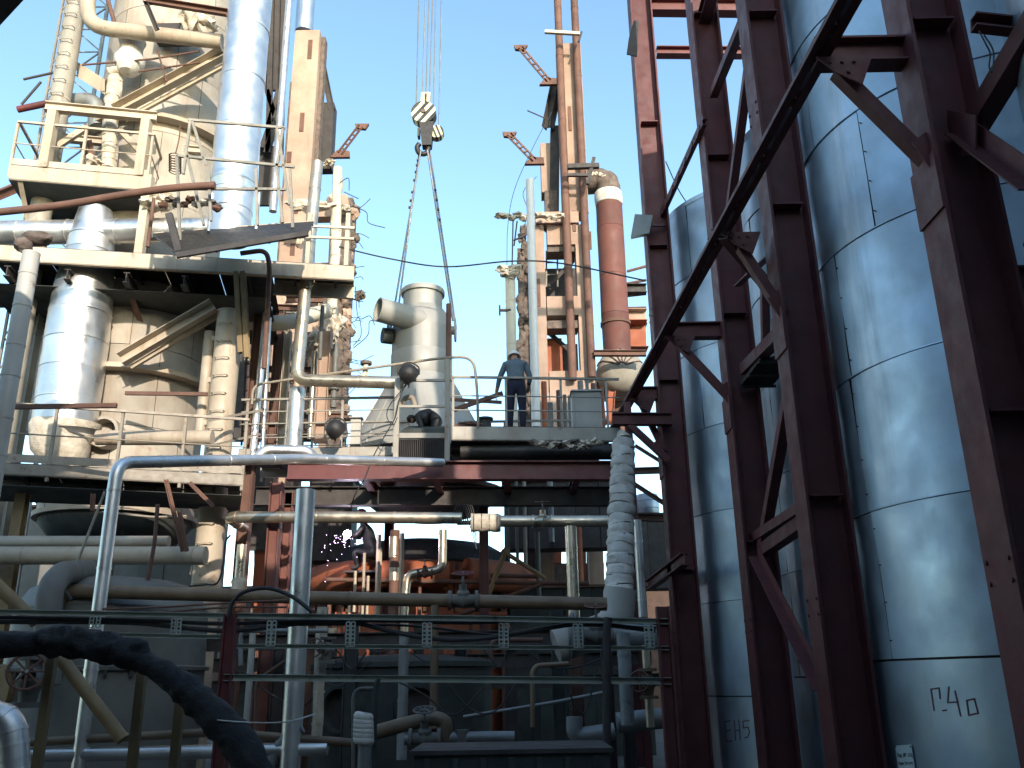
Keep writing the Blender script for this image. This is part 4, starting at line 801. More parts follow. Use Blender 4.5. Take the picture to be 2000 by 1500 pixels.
for i in range(9):
    x0_ = rt.uniform(480, 560); x1_ = x0_ + rt.uniform(60, 140); y_ = rt.uniform(570, 850); Y_ = rt.uniform(19, 23.5)
    tag(MB().chan(P(x0_, y_, Y_), P(x1_, y_ + rt.uniform(-6, 6), Y_), 0.08, rt.uniform(0.08, 0.18)).build('tower_beam', rt.choice(['rust', 'beige', 'concrete', 'rust'])), 'short rusted cross channel in the tangle on the tower flank', 'beam', 'cross channels on the tower flank')
for i in range(12):
    p_ = P(rt.uniform(560, 690), rt.uniform(385, 780), rt.uniform(20, 24)); w_ = thing('rag_of_wool', 'tattered scrap of insulation snagged on the tower flank', 'insulation', p_, 'insulation scraps on the tower flank')
    for k in range(2): MB().lump(p_ + V((rt.uniform(-0.1, 0.1), 0, -0.1 * k)), rt.uniform(0.08, 0.2), 0.07, rt.uniform(0.08, 0.18), i * 3 + k, 0.9, 2, 2.4).build('scrap', rt.choice(['wool', 'rubble', 'wool']), w_)
for i in range(8):
    px_ = 645 + rt.uniform(0, 45); y_ = rt.uniform(400, 770); a = P(px_, y_, 23.9); wire('frayed_wire', 'frayed wire end sticking out of the ruined flank', [a, a + V((rt.uniform(0.1, 0.3), 0, rt.uniform(-0.1, 0.2))), a + V((rt.uniform(0.3, 0.7), 0, rt.uniform(-0.4, 0.3)))], 0.009, 'cable', 'wire', 'frayed wires on the ruined flank')
# clutter behind the raised walkway at the tower foot
for i in range(9):
    px_ = 1062 + i * 14 + rt.uniform(-4, 4); q = vp(px_, rt.uniform(740, 790), 850, rt.uniform(20.5, 23)); pipe('stub_pipe', 'short pipe stub among the clutter at the concrete tower foot', 'pipe', q, rt.uniform(0.04, 0.09), rt.choice(['rust', 'orange', 'drab', 'beige']), bands=0.5, group='pipe stubs at the concrete tower foot', n=10)
lt = thing('lattice_mast', 'second open lattice mast of thin angle iron beside the stapled column top', 'mast', P(85, 330, 18.2))
xA, xB = P(92, 180, 18.2).x, P(112, 180, 18.2).x; z0_, z1_ = zat(330, 18.2), 20.5
for x_ in (xA, xB): MB().bar((x_, 18.2, z0_ - 6), (x_, 18.2, z1_), 0.05, 0.05, V((0, 1, 0))).build('leg', 'railgrey', lt)
z_ = z0_ - 6; f = 0
while z_ < z1_ - 0.4: MB().bar((xA if f else xB, 18.2, z_), (xB if f else xA, 18.2, z_ + 0.4), 0.025, 0.025).build('lacing', 'railgrey', lt); z_ += 0.4; f = 1 - f
# ================================================================== the walkway with the workers
YP = 17.2; ZP = zat(833, YP)
pl, pr = P(884, 833, YP), PZ(1212, 836, P(884, 833, YP).z); ZP = pl.z
def fp(px): return pl.lerp(pr, (px - 884) / 328)
wk, d, nr = platform('grey railed walkway where the worker in the white helmet stands', ZP, pl, pr, 2.4, 0.28, m='walkgrey', deckm='dark', toe=False, mids=(0.62, 0.33),
                     posts=[fp(p_) for p_ in (887, 990, 1099, 1190)])
for xx in [P(p_, 838, YP).x for p_ in (895, 962, 1030, 1165)]:
    pass
bp = [V((P(p_, 838, YP).x, YP + 2.4, ZP)) for p_ in (893, 1212)]
for hh in (0.78, 0.4): MB().bar(bp[0] + V((0, 0, hh)), bp[1] + V((0, 0, hh)), 0.04, 0.05).build('back_rail', 'railgrey', wk)
for px_ in (893, 985, 1075, 1140, 1180): p_ = V((P(px_, 838, YP).x * 1.1, YP + 2.4, ZP)); MB().bar(p_, p_ + V((0, 0, 0.8)), 0.05, 0.05, V((0, 1, 0))).build('post', 'railgrey', wk)
MB().bar(P(882, 802, 18.6), P(982, 768, 18.6), 0.07, 0.09).build('loose_board', 'rust', wk); MB().bar(P(880, 780, 19.0), P(980, 786, 19.0), 0.05, 0.07).build('loose_board', 'rust', wk)
pl2, pr2 = V((P(466, 878, 17.6).x, 17.6, zat(868, 17.6))), V((P(778, 878, 17.6).x, 17.6, zat(868, 17.6)))
wk2, d, nr = platform('grey walkway with double rails between the cream pipe column and the conical vessel', ZP, pl2, pr2, 1.8, 0.2, m='walkgrey', deckm='dark', toe=False, mids=(0.75, 0.5, 0.22), back=True,
                      posts=[V((P(p_, 868, 17.6).x, 17.6, pl2.z)) for p_ in (480, 560, 668, 772)])
# the gate posts and box hatch between the two walkways
gp = thing('rail_gate', 'pair of tall grey gate posts with rails and ribbed hatch over the red beam', 'gate', P(826, 905, 16.9))
for px_, t_, b_ in ((775, 735, 908), (874, 700, 910)): q = vp(px_, t_, b_, 16.9); MB().bar(q[0], q[1], 0.10, 0.10, V((0, 1, 0))).build('gate_post', 'walkgrey', gp)
for y_, w_ in ((743, 0.05), (794, 0.05), (851, 0.1)): a, b = hp(780, 870, y_, 16.9); MB().bar(a, b, 0.05, w_).build('gate_rail', 'walkgrey', gp)
for k in range(24):
    a = P(783 + k * 3.7, 862, 17.0); MB().box(a - V((0, 0, 0.17)), 0.012, 0.12, 0.36).build('hatch_rib', 'dark', gp, smooth=0)
MB().box(P(827, 876, 17.15), 0.98, 0.02, 0.40).build('hatch_back', 'dark', gp, smooth=0)
tm = MB().hexa([P(782, 846, 17.0), P(872, 846, 17.0), P(872, 838, 18.6), P(800, 838, 18.6), P(786, 838, 17.0), P(872, 836, 17.0), P(872, 832, 18.4), P(800, 832, 18.4)]).build('tarpaulin', 'darkgreen'); tag(tm, 'dark heap of tarpaulin on the hatch under the bending worker', 'tarpaulin')
pipe('upright_pipe', 'brown pipe with cream sleeve standing at the gate post before the vessel', 'pipe', vp(876, 592, 720, 17.1), 0.055, 'rust')
pipe('pipe_sleeve', 'cream plastic sleeve on the pipe at the gate post', 'sleeve', vp(875, 704, 742, 17.05), 0.085, 'cream', bands=0.2)
pipe('bent_tube', 'thin bent tube handrail arching down in front of the conical vessel', 'tube', [P(492, 790, 17.3), P(494, 752, 17.3), P(560, 742, 17.2), P(870, 698, 17.0), P(925, 697, 17.0), P(932, 760, 17.0), P(934, 834, 17.2)], 0.028, 'rail', rad=0.3, n=10)
for lab, px_, py_, Y_ in (('round black searchlight hanging on the gate rail in front of the vessel', 798, 730, 16.6), ('round black searchlight standing at the walkway rail by the ruined flank', 655, 838, 17.0)):
    t = thing('searchlight', lab, 'searchlight', P(px_, py_ + 18, Y_)); c = P(px_, py_, Y_)
    MB().lathe([(0.01, -0.19), (0.08, -0.18), (0.15, -0.13), (0.19, -0.04), (0.195, 0.03), (0.20, 0.05), (0.205, 0.08), (0.17, 0.085), (0.15, 0.05), (0.01, 0.03)], c, 28, V((0.5, 0.75, -0.45))).build('bowl', 'black', t)
    MB().tube(spl([c + V((-0.21, 0, -0.02)), c + V((-0.19, 0, 0.14)), c + V((0, 0, 0.24)), c + V((0.19, 0, 0.14)), c + V((0.21, 0, -0.02))], 5), 0.016, 8).build('bracket', 'dark', t)
    MB().tube([c + V((0, 0, -0.1)), c + V((0, 0.05, -0.28))], 0.02, 8).build('stalk', 'dark', t)
pipe('hose', 'stubby brown hose curling over the gate rail', 'hose', [P(782, 792, 17.2), P(792, 776, 17.2), P(806, 775, 17.2), P(811, 796, 17.2)], 0.055, 'rail', rad=0.15)
cb_ = thing('cabinet', 'beige sheet steel cabinet with sloped lid on the walkway', 'cabinet', P(1146, 830, 18))
a, b = P(1119, 832, 18.0), P(1177, 832, 18.0); h_ = zat(752, 18) - a.z
MB().box(((a.x + b.x) / 2, 18.2, ZP + 0.02 + h_ / 2), b.x - a.x, 0.4, h_).build('body', 'grey_paint', cb_, smooth=0)
MB().hexa([(a.x - 0.03, 17.95, ZP + h_ + 0.02), (b.x + 0.03, 17.95, ZP + h_ + 0.02), (b.x + 0.03, 18.45, ZP + h_ + 0.02), (a.x - 0.03, 18.45, ZP + h_ + 0.02), (a.x, 17.97, ZP + h_ + 0.06), (b.x, 17.97, ZP + h_ + 0.06), (b.x, 18.42, ZP + h_ + 0.16), (a.x, 18.42, ZP + h_ + 0.16)]).build('lid', 'grey_paint', cb_, smooth=0)
MB().box(((a.x + b.x) / 2, 17.985, ZP + 0.02 + h_ / 2), b.x - a.x - 0.08, 0.02, h_ - 0.1).build('door', 'grey_paint', cb_, smooth=0)
bk = thing('valve_stub', 'dark flanged pipe stub standing on the walkway deck', 'stub', P(948, 835, 18.4)); c = P(948, 838, 18.4)
MB().tube([c, c + V((0, 0, 0.2))], 0.13, 16).build('stub', 'darkgreen', bk); MB().tube([c + V((0, 0, 0.2)), c + V((0, 0, 0.24))], 0.17, 16).build('flange', 'darkgreen', bk)
tag(MB().lump(P(912, 832, 18.2), 0.28, 0.15, 0.07, 4, 0.5).build('rubble_heap', 'rust'), 'little heap of rusty scrap on the walkway deck', 'heap')
bx = thing('junction_box', 'tall pale narrow box at the walkway rail by the vessel skirt', 'box', P(692, 870, 17.9))
a, b = P(683, 868, 17.9), P(703, 868, 17.9); MB().box(((a.x + b.x) / 2, 17.98, (a.z + zat(812, 17.9)) / 2), b.x - a.x, 0.16, zat(812, 17.9) - a.z).build('body', 'grey_paint', bx, smooth=0); MB().box(((a.x + b.x) / 2, 17.98, zat(812, 17.9) + 0.02), b.x - a.x + 0.06, 0.22, 0.03).build('lid', 'grey_paint', bx, smooth=0)
wire('welding_lead', 'black welding lead draped from the searchlight down past the gate post', [P(793, 748, 16.75), P(780, 780, 16.72), P(772, 815, 16.7), P(752, 850, 16.6), P(730, 890, 16.5), P(712, 935, 16.4), P(690, 975, 16.4), P(676, 1040, 18)], 0.012)
wire('welding_lead', 'second black lead looping beside the gate post', [P(797, 748, 16.75), P(762, 790, 16.7), P(756, 815, 16.7), P(768, 830, 16.7), P(776, 815, 16.75)], 0.010)
# ------------------------------------------------------------------ vessel on the crane
VX, VY = P(824, 700, 21).x, 21.0
vs_ = thing('conical_vessel', 'grey conical skirted vessel with side nozzle hanging in crane slings', 'vessel', (VX, VY, zat(905, 21)))
def vz(py): return zat(py, 21)
MB().lathe([(0.50, vz(602)), (0.50, vz(590)), (0.50, vz(578)), (0.50, vz(572))], (VX, VY, 0), 40).build('neck', 'vessel', vs_)
MB().lathe([(0.46, vz(575)), (0.555, vz(575)), (0.56, vz(573)), (0.56, vz(568)), (0.55, vz(566)), (0.46, vz(566)), (0.46, vz(575))], (VX, VY, 0), 44).build('top_flange', 'vessel', vs_)
MB().lathe([(0.50, vz(602)), (0.57, vz(607)), (0.67, vz(618)), (0.735, vz(632)), (0.75, vz(645))], (VX, VY, 0), 44).build('shoulder', 'vessel', vs_)
MB().lathe([(0.75, vz(645)), (0.755, vz(680)), (0.755, vz(692))], (VX, VY, 0), 44, dent=0.01).build('shell', 'vessel', vs_)
MB().lathe([(0.76, vz(692)), (0.767, vz(693)), (0.767, vz(738)), (0.76, vz(739))], (VX, VY, 0), 44, dent=0.01).build('shell', 'vessel', vs_)
sk = [(0.767, vz(739)), (0.95, vz(765)), (1.18, vz(800)), (1.48, vz(842)), (1.80, vz(890))]
MB().lathe(sk, (VX, VY, 0), 48, dent=0.012).build('skirt', 'vessel', vs_)
MB().lathe([(1.80, vz(890)), (1.86, vz(890)), (1.86, vz(898)), (1.80, vz(898))], (VX, VY, 0), 48).build('base_ring', 'vessel', vs_)
for k in range(10):
    a = k * 2 * math.pi / 10 + 0.3; p0 = V((VX + math.cos(a) * 0.775, VY + math.sin(a) * 0.775, vz(745))); p1 = V((VX + math.cos(a) * 1.80, VY + math.sin(a) * 1.80, vz(888)))
    MB().bar(p0, p1, 0.012, 0.05, V((math.cos(a), math.sin(a), 0.6))).build('skirt_seam', 'vessel', vs_)
zn = zat(626, 20.8); e0, e1 = V((VX + 0.1, VY - 0.42, zn - 0.10)), V((P(741, 614, 20.2).x, 19.95, zn + 0.0))
MB().hollow(e0, e1, 0.30, 0.28, 28).build('side_nozzle', 'vessel', vs_)
dd = (e1 - e0).normalized(); MB().hollow(e1 - dd * 0.03, e1 + dd * 0.004, 0.306, 0.275, 28).build('nozzle_lip', 'vessel', vs_)
zt_ = vz(645)
for s, lab in ((-1, 'l'), (1, 'r')):
    MB().tube([(VX + s * 0.70, VY - 0.05, zt_), (VX + s * 0.82, VY - 0.05, zt_)], 0.11, 16).build('trunnion', 'vessel', vs_)
    MB().tube([(VX + s * 0.82, VY - 0.05, zt_), (VX + s * 0.86, VY - 0.05, zt_)], 0.30 if s > 0 else 0.28, 24).build('trunnion_plate', 'vessel', vs_)
MB().tube([(VX - 0.72, VY - 0.3, vz(662)), (VX - 0.95, VY - 0.4, vz(662))], 0.2, 20).build('lug', 'darkgreen', vs_)
# hook block and ropes
hb = thing('hook_block', 'yellow and black striped crane hook block above the vessel', 'crane hook', P(830, 300, 21))
c = P(828, 224, 21); k = mpp(828, 224, 21)
def disc(c_, r_, th, m1, m2, par, ang):
    cnt = 7
    for i in range(cnt):                                # painted diagonal stripes, each a slice of the side plate
        u0, u1 = -1 + 2 * i / cnt, -1 + 2 * (i + 1) / cnt; pts = []
        for j in range(7): u = u0 + (u1 - u0) * j / 6; pts.append((u, math.sqrt(max(0, 1 - u * u))))
        for j in range(6, -1, -1): u = u0 + (u1 - u0) * j / 6; pts.append((u, -math.sqrt(max(0, 1 - u * u))))
        q = []
        for u, v_ in pts:
            p_ = V((u * math.cos(ang) - v_ * math.sin(ang), 0, u * math.sin(ang) + v_ * math.cos(ang))) * r_
            if not q or (p_ - q[-1]).length > 1e-4: q.append(p_)
        if (q[0] - q[-1]).length < 1e-4: q.pop()
        MB().plate([c_ + V((0, -th / 2, 0)) + p_ for p_ in q], (0, th, 0)).build('stripe_plate', m1 if i % 2 else m2, par, smooth=0)
disc(c, 24 * k, 0.30, 'lightyellow', 'darkgreen', hb, R(-38))
MB().tube([c - V((0, 0.2, 0)), c + V((0, 0.2, 0))], 0.06, 14).build('axle', 'rubble', hb)
MB().hexa([c + V((-0.09, -0.14, 20 * k)), c + V((0.14, -0.14, 20 * k)), c + V((0.14, 0.14, 20 * k)), c + V((-0.09, 0.14, 20 * k)), c + V((-0.07, -0.12, 46 * k)), c + V((0.18, -0.12, 46 * k)), c + V((0.18, 0.12, 46 * k)), c + V((-0.07, 0.12, 46 * k))]).build('rope_guard', 'lightyellow', hb)
MB().box(c + V((0.06, 0, 30 * k)), 0.05, 0.33, 22 * k).build('guard_slot', 'dark', hb)
MB().hexa([c + V((-2 * k, -0.13, -74 * k)), c + V((16 * k, -0.13, -74 * k)), c + V((16 * k, 0.13, -74 * k)), c + V((-2 * k, 0.13, -74 * k)), c + V((-8 * k, -0.14, -22 * k)), c + V((20 * k, -0.14, -22 * k)), c + V((20 * k, 0.14, -22 * k)), c + V((-8 * k, 0.14, -22 * k))]).build('hook_shank', 'black', hb)
hk = [c + V((x_ * k, 0, z_ * k)) for x_, z_ in ((6, -60), (10, -76), (4, -88), (-8, -86), (-12, -74), (-8, -66))]
MB().tube(spl(hk, 5), [0.07] * 26, 12).build('hook', 'black', hb)
c2 = c + V((25 * k, 0.02, -42 * k)); disc(c2, 14 * k, 0.22, 'lightyellow', 'darkgreen', hb, R(20))
MB().box(c + V((-9 * k, -0.02, -44 * k)), 0.06, 0.2, 18 * k).build('side_cheek', 'darkgreen', hb)
TOPZ = 34.0
for i, (xt, xb, yb) in enumerate(((818, 813, 210), (831, 825, 180), (838, 832, 184), (845, 839, 184), (851, 847, 205), (862, 857, 250))):
    a, b = P(xb, yb, 21), P(xt, 0, 21); d_ = (b - a) / (b.z - a.z)
    tag(MB().tube([a, a + d_ * (TOPZ - a.z)], 0.017, 8).build('hoist_rope', 'rope'), 'taut steel hoist rope running up from the striped hook block', 'rope', 'hoist ropes above the hook block')
hp0 = c + V((2 * k, 0, -84 * k))
for s in (-1, 1):
    for j, (dx_, dy_) in enumerate(((0.0, -0.14), (0.055, 0.16))):
        end = V((VX + s * (0.80 + dx_), VY - 0.05 + dy_, zt_ + 0.1)) if j else V((VX + s * 0.79, VY - 0.2, zt_ + 0.2))
        if s < 0: end = V((VX - 0.79 + dx_ * 1.5, VY + dy_ * 0.7, zt_ + 0.05))
        nm = ('wire sling leg ' + ('with rope clips ' if j == 0 else '') + ('on the nozzle side of the vessel' if s < 0 else 'on the plain side of the vessel'))
        st = tag(MB().tube([hp0 + V((s * 0.09 + dx_ * s, dy_ * 0.4, 0.02)), end], 0.024, 8).build('sling', 'rope'), nm, 'sling')
        if j == 0:
            for q in (0.05, 0.08, 0.12, 0.17, 0.24, 0.29, 0.33) if s < 0 else (0.24, 0.30, 0.36, 0.42):
                p_ = (hp0 + V((s * 0.09, 0, 0))).lerp(end, q); MB().box(p_ + V((s * 0.045, 0, 0)), 0.07, 0.06, 0.05).build('rope_clip', 'dark', st)
# ------------------------------------------------------------------ people
def skin_body(name, joints, edges, label, colours, root, parts=()):
    """a figure grown from a posed skeleton as one continuous skin"""
    me = bpy.data.meshes.new(name); names = list(joints)
    org = V(root); me.from_pydata([V(joints[n][0]) for n in names], [(names.index(a), names.index(b)) for a, b in edges], [])
    o = bpy.data.objects.new(name, me); sc.collection.objects.link(o)
    md = o.modifiers.new('Skin', 'SKIN'); md.use_smooth_shade = True
    sub = o.modifiers.new('Sub', 'SUBSURF'); sub.levels = 2; sub.render_levels = 2
    for i, n in enumerate(names):
        r_ = joints[n][1]; r_ = r_ if isinstance(r_, tuple) else (r_, r_)
        me.skin_vertices[0].data[i].radius = r_; me.skin_vertices[0].data[i].use_root = (n == 'pelvis')
    bpy.context.view_layer.update()
    ev = bpy.data.meshes.new_from_object(o.evaluated_get(bpy.context.evaluated_depsgraph_get()))
    bpy.data.objects.remove(o)
    for i, (m_, _) in enumerate(colours): ev.materials.append(MATS[m_])
    for p_ in ev.polygons:
        p_.use_smooth = True
        for i, (m_, f_) in enumerate(colours):
            if f_(p_.center): p_.material_index = i; break
    o = bpy.data.objects.new(name, ev); sc.collection.objects.link(o); o.location = org; ORG[o.name] = org
    return tag(o, label, 'person')
def hand(j, e, wname, base, dirv, spread, thumb, s=1.0, curl=V((0, 0, -0.3))):
    d_ = dirv.normalized(); sp_ = spread.normalized(); palm = base + d_ * 0.05 * s
    j[wname + 'palm'] = (palm, (0.036 * s, 0.018 * s)); e.append((wname, wname + 'palm'))
    for i, ln in enumerate((0.068, 0.078, 0.074, 0.058)):
        off = sp_ * (i - 1.5) * 0.020 * s; n1, n2, n3 = (wname + 'f%d%d' % (i, q) for q in range(3))
        b0 = palm + d_ * 0.035 * s + off; b1 = b0 + d_ * ln * 0.5 * s; b2 = b1 + (d_ + curl).normalized() * ln * 0.5 * s
        j[n1] = (b0, 0.010 * s); j[n2] = (b1, 0.009 * s); j[n3] = (b2, 0.008 * s); e += [(wname + 'palm', n1), (n1, n2), (n2, n3)]
    t0 = palm - d_ * 0.015 * s + thumb.normalized() * 0.035 * s; t1 = t0 + (thumb.normalized() + d_).normalized() * 0.05 * s
    j[wname + 't0'] = (t0, 0.011 * s); j[wname + 't1'] = (t1, 0.009 * s); e += [(wname + 'palm', wname + 't0'), (wname + 't0', wname + 't1')]
# worker in white helmet: back to the viewer, head bowed, one hand down on the rail
FX, FY, FZ = P(1009, 830, 17.75).x, 17.75, ZP + 0.013
J, E = {}, []
SC = 1.1
def jj(n, x, y, z, r_): J[n] = (V((x, y, z)) * SC, tuple(q * SC for q in r_) if isinstance(r_, tuple) else r_ * SC)
jj('pelvis', 0.0, 0.0, 0.93, (0.17, 0.13)); jj('waist', 0.0, 0.03, 1.08, (0.165, 0.125)); jj('chest', -0.01, 0.10, 1.28, (0.195, 0.13)); jj('upper', -0.01, 0.17, 1.42, (0.17, 0.10)); jj('neck', -0.015, 0.23, 1.50, 0.062); jj('head', -0.02, 0.30, 1.57, (0.082, 0.095)); jj('crown', -0.02, 0.34, 1.64, (0.075, 0.085))
E += [('pelvis', 'waist'), ('waist', 'chest'), ('chest', 'upper'), ('upper', 'neck'), ('neck', 'head'), ('head', 'crown')]
for s, n in ((-1, 'l'), (1, 'r')):
    jj('hip' + n, s * 0.105, 0, 0.87, (0.115, 0.12)); jj('knee' + n, s * 0.115, 0.03, 0.48, (0.078, 0.082)); jj('calf' + n, s * 0.12, 0.0, 0.32, 0.072); jj('ankle' + n, s * 0.12, -0.02, 0.09, 0.058); jj('toe' + n, s * 0.14, 0.15, 0.045, (0.05, 0.04))
    E += [('pelvis', 'hip' + n), ('hip' + n, 'knee' + n), ('knee' + n, 'calf' + n), ('calf' + n, 'ankle' + n), ('ankle' + n, 'toe' + n)]
jj('shl', -0.20, 0.15, 1.39, 0.075); jj('ell', -0.32, 0.20, 1.12, 0.055); jj('wl', -0.38, 0.32, 0.88, 0.034); E += [('upper', 'shl'), ('shl', 'ell'), ('ell', 'wl')]
jj('shr', 0.19, 0.15, 1.39, 0.075); jj('elr', 0.275, 0.08, 1.12, 0.056); jj('wr', 0.24, 0.26, 0.93, 0.034); E += [('upper', 'shr'), ('shr', 'elr'), ('elr', 'wr')]
hand(J, E, 'wl', J['wl'][0], V((-0.1, 0.25, -1)), V((0, 1, 0.2)), V((1, 0.3, 0)), curl=V((0.9, 0.2, 0))); hand(J, E, 'wr', J['wr'][0], V((-0.2, 0.9, -0.3)), V((0.9, 0.2, 0)), V((-1, 0.2, 0)))
w1 = skin_body('person', J, E, 'worker in white helmet, blue grey shirt and navy trousers leaning over the walkway rail', [
    ('black', lambda c_: c_.z < 0.12), ('skin', lambda c_: (c_ - J['wlpalm'][0]).length < 0.17 or (c_ - J['wrpalm'][0]).length < 0.16 or c_.z > 1.62 and c_.y > 0.19), ('navy', lambda c_: c_.z < 1.13 and abs(c_.x) < 0.30), ('shirt', lambda c_: True)], (FX, FY, FZ))
hc = V((FX - 0.022, FY + 0.358, FZ + 1.793)); ax = V((0, 0.42, 0.9)).normalized()
h1 = MB().lathe([(0.125, -0.03), (0.128, 0.0), (0.122, 0.05), (0.10, 0.09), (0.06, 0.118), (0.005, 0.128)], hc, 24, ax).build('helmet', 'helmet_white', w1)
MB().lathe([(0.12, -0.032), (0.15, -0.036), (0.15, -0.028), (0.12, -0.02)], hc, 24, ax).build('brim', 'helmet_white', h1)
MB().tube([hc + V((0, -0.03, 0.135)), hc + V((0, 0.05, 0.12))], 0.012, 6).build('ridge', 'helmet_white', h1)
MB().tube([(FX - 0.19, FY + 0.0, FZ + 1.12), (FX - 0.11, FY - 0.125, FZ + 1.12), (FX + 0.11, FY - 0.125, FZ + 1.12), (FX + 0.19, FY, FZ + 1.12)], 0.018, 8).build('belt', 'black', w1)
hl = hc - ax * 0.05
MB().lump(hl + V((0, -0.06, -0.06)), 0.075, 0.045, 0.05, 3, 0.15).build('hair', 'hair', w1)
for s in (-1, 1): MB().lump((FX - 0.022 + s * 0.096, FY + 0.33, FZ + 1.73), 0.014, 0.024, 0.034, 2, 0.1, 2).build('ear', 'skin', w1)
# face turned down and away: nose, eyes, mouth
fc = V((FX - 0.022, FY + 0.43, FZ + 1.705)); fd = V((0, 0.75, -0.66))
MB().lump(fc + fd * 0.03, 0.014, 0.02, 0.024, 1, 0.1, 2).build('nose', 'skin', w1)
for s in (-1, 1): MB().lump(fc + V((s * 0.033, 0.0, 0.03)), 0.013, 0.008, 0.008, 1, 0.05, 2).build('eye', 'hair', w1)
MB().lump(fc + V((0, -0.01, -0.05)), 0.025, 0.010, 0.007, 1, 0.05, 2).build('mouth', 'paint_red', w1)
SC = 1.0
# bending worker in black: seen side on, torso bowed low over the hatch
FX, FY, FZ = P(845, 838, 18.3).x, 18.3, zat(797, 18.3) - 1.12
J, E = {}, []
jj('pelvis', 0.06, 0.0, 0.93, (0.23, 0.22)); jj('waist', -0.06, 0, 0.93, (0.225, 0.22)); jj('chest', -0.20, 0.0, 0.92, (0.22, 0.22)); jj('upper', -0.29, 0.0, 0.93, (0.17, 0.18)); jj('neck', -0.37, 0.0, 0.93, 0.065); jj('head', -0.43, -0.03, 0.90, (0.10, 0.085)); jj('crown', -0.47, -0.03, 0.83, (0.088, 0.08))
E += [('pelvis', 'waist'), ('waist', 'chest'), ('chest', 'upper'), ('upper', 'neck'), ('neck', 'head'), ('head', 'crown')]
for s, n in ((-1, 'l'), (1, 'r')):
    jj('hip' + n, 0.08, s * 0.11, 0.86, 0.125); jj('knee' + n, 0.02, s * 0.13, 0.47, 0.082); jj('calf' + n, 0.06, s * 0.13, 0.30, 0.074); jj('ankle' + n, 0.08, s * 0.13, 0.08, 0.056); jj('toe' + n, -0.09, s * 0.14, 0.045, (0.05, 0.04))
    E += [('pelvis', 'hip' + n), ('hip' + n, 'knee' + n), ('knee' + n, 'calf' + n), ('calf' + n, 'ankle' + n), ('ankle' + n, 'toe' + n)]
    jj('sh' + n, -0.29, s * 0.20, 0.90, 0.078); jj('el' + n, -0.20, s * 0.23, 0.64, 0.058); jj('w' + n, -0.30, s * 0.15, 0.42, 0.034); E += [('upper', 'sh' + n), ('sh' + n, 'el' + n), ('el' + n, 'w' + n)]
    hand(J, E, 'w' + n, J['w' + n][0], V((-0.5, -s * 0.2, -0.8)), V((0, 1, 0)), V((0, -s, 0.3)))
w2 = skin_body('person', J, E, 'bare headed worker in black bent low at the waist over the hatch', [('skin', lambda c_: c_.x < -0.40 and c_.z < 0.97 and c_.z > 0.6), ('skin', lambda c_: c_.z < 0.45 and c_.x < -0.24), ('black', lambda c_: True)], (FX, FY, FZ))
MB().lump((FX - 0.455, FY - 0.02, FZ + 0.915), 0.10, 0.105, 0.085, 4, 0.15).build('hair', 'hair', w2)
for s in (-1, 1): MB().lump((FX - 0.44, FY - 0.03 + s * 0.092, FZ + 0.875), 0.022, 0.012, 0.03, 2, 0.1, 2).build('ear', 'skin', w2)
MB().lump((FX - 0.50, FY - 0.03, FZ + 0.78), 0.022, 0.014, 0.02, 1, 0.1, 2).build('nose', 'skin', w2)
MB().box((FX - 0.1, FY + 0.1, FZ - 0.025), 1.1, 1.1, 0.04).build('hatch_floor', 'dark', gp, smooth=0)
# welder under the platform, dark red cap, electrode at the arc
FX, FY, FZ = P(712, 1080, 20).x, 20.0, zat(1110, 20)
J, E = {}, []
k = FZ
jj('pelvis', 0.16, 0.10, 0.42, (0.16, 0.15)); jj('waist', 0.12, 0.03, 0.60, (0.16, 0.14)); jj('chest', 0.06, -0.04, 0.82, (0.19, 0.14)); jj('upper', 0.0, -0.08, 0.98, (0.16, 0.11)); jj('neck', -0.05, -0.11, 1.08, 0.06); jj('head', -0.08, -0.14, 1.18, (0.085, 0.09)); jj('crown', -0.08, -0.13, 1.27, 0.078)
E += [('pelvis', 'waist'), ('waist', 'chest'), ('chest', 'upper'), ('upper', 'neck'), ('neck', 'head'), ('head', 'crown')]
for s, n in ((-1, 'l'), (1, 'r')):
    jj('hip' + n, 0.16, 0.10 + s * 0.10, 0.36, 0.12); jj('knee' + n, -0.22, 0.02 + s * 0.15, 0.42, 0.085); jj('ankle' + n, -0.12, 0.05 + s * 0.15, 0.07, 0.058); jj('toe' + n, -0.28, 0.05 + s * 0.15, 0.04, 0.045)
    E += [('pelvis', 'hip' + n), ('hip' + n, 'knee' + n), ('knee' + n, 'ankle' + n), ('ankle' + n, 'toe' + n)]
    jj('sh' + n, 0.0, -0.08 + s * 0.2, 0.95, 0.075); jj('el' + n, -0.14, -0.1 + s * 0.22, 0.74, 0.056); jj('w' + n, -0.32, -0.08 + s * 0.10, 0.78, 0.036); E += [('upper', 'sh' + n), ('sh' + n, 'el' + n), ('el' + n, 'w' + n)]
    hand(J, E, 'w' + n, J['w' + n][0], V((-1, 0, 0.05)), V((0, 0.3, 1)), V((0.1, 0, 1)))
w3 = skin_body('person', J, E, 'crouching welder in dark clothes and dark red cap beside the welding arc', [('skin', lambda c_: c_.z > 1.10), ('skin', lambda c_: c_.x < -0.34 and c_.z > 0.6), ('black', lambda c_: True)], (FX, FY, FZ))
MB().lathe([(0.115, -0.02), (0.12, 0.02), (0.105, 0.08), (0.06, 0.115), (0.005, 0.122)], V((FX - 0.08, FY - 0.13, FZ + 1.24)), 20).build('cap', 'helmet_red', w3)
MB().plate([(FX - 0.20, FY - 0.23, FZ + 1.1), (FX - 0.20, FY - 0.03, FZ + 1.1), (FX - 0.21, FY - 0.03, FZ + 1.28), (FX - 0.21, FY - 0.23, FZ + 1.28)], (-0.02, 0, 0)).build('face_shield', 'black', w3)
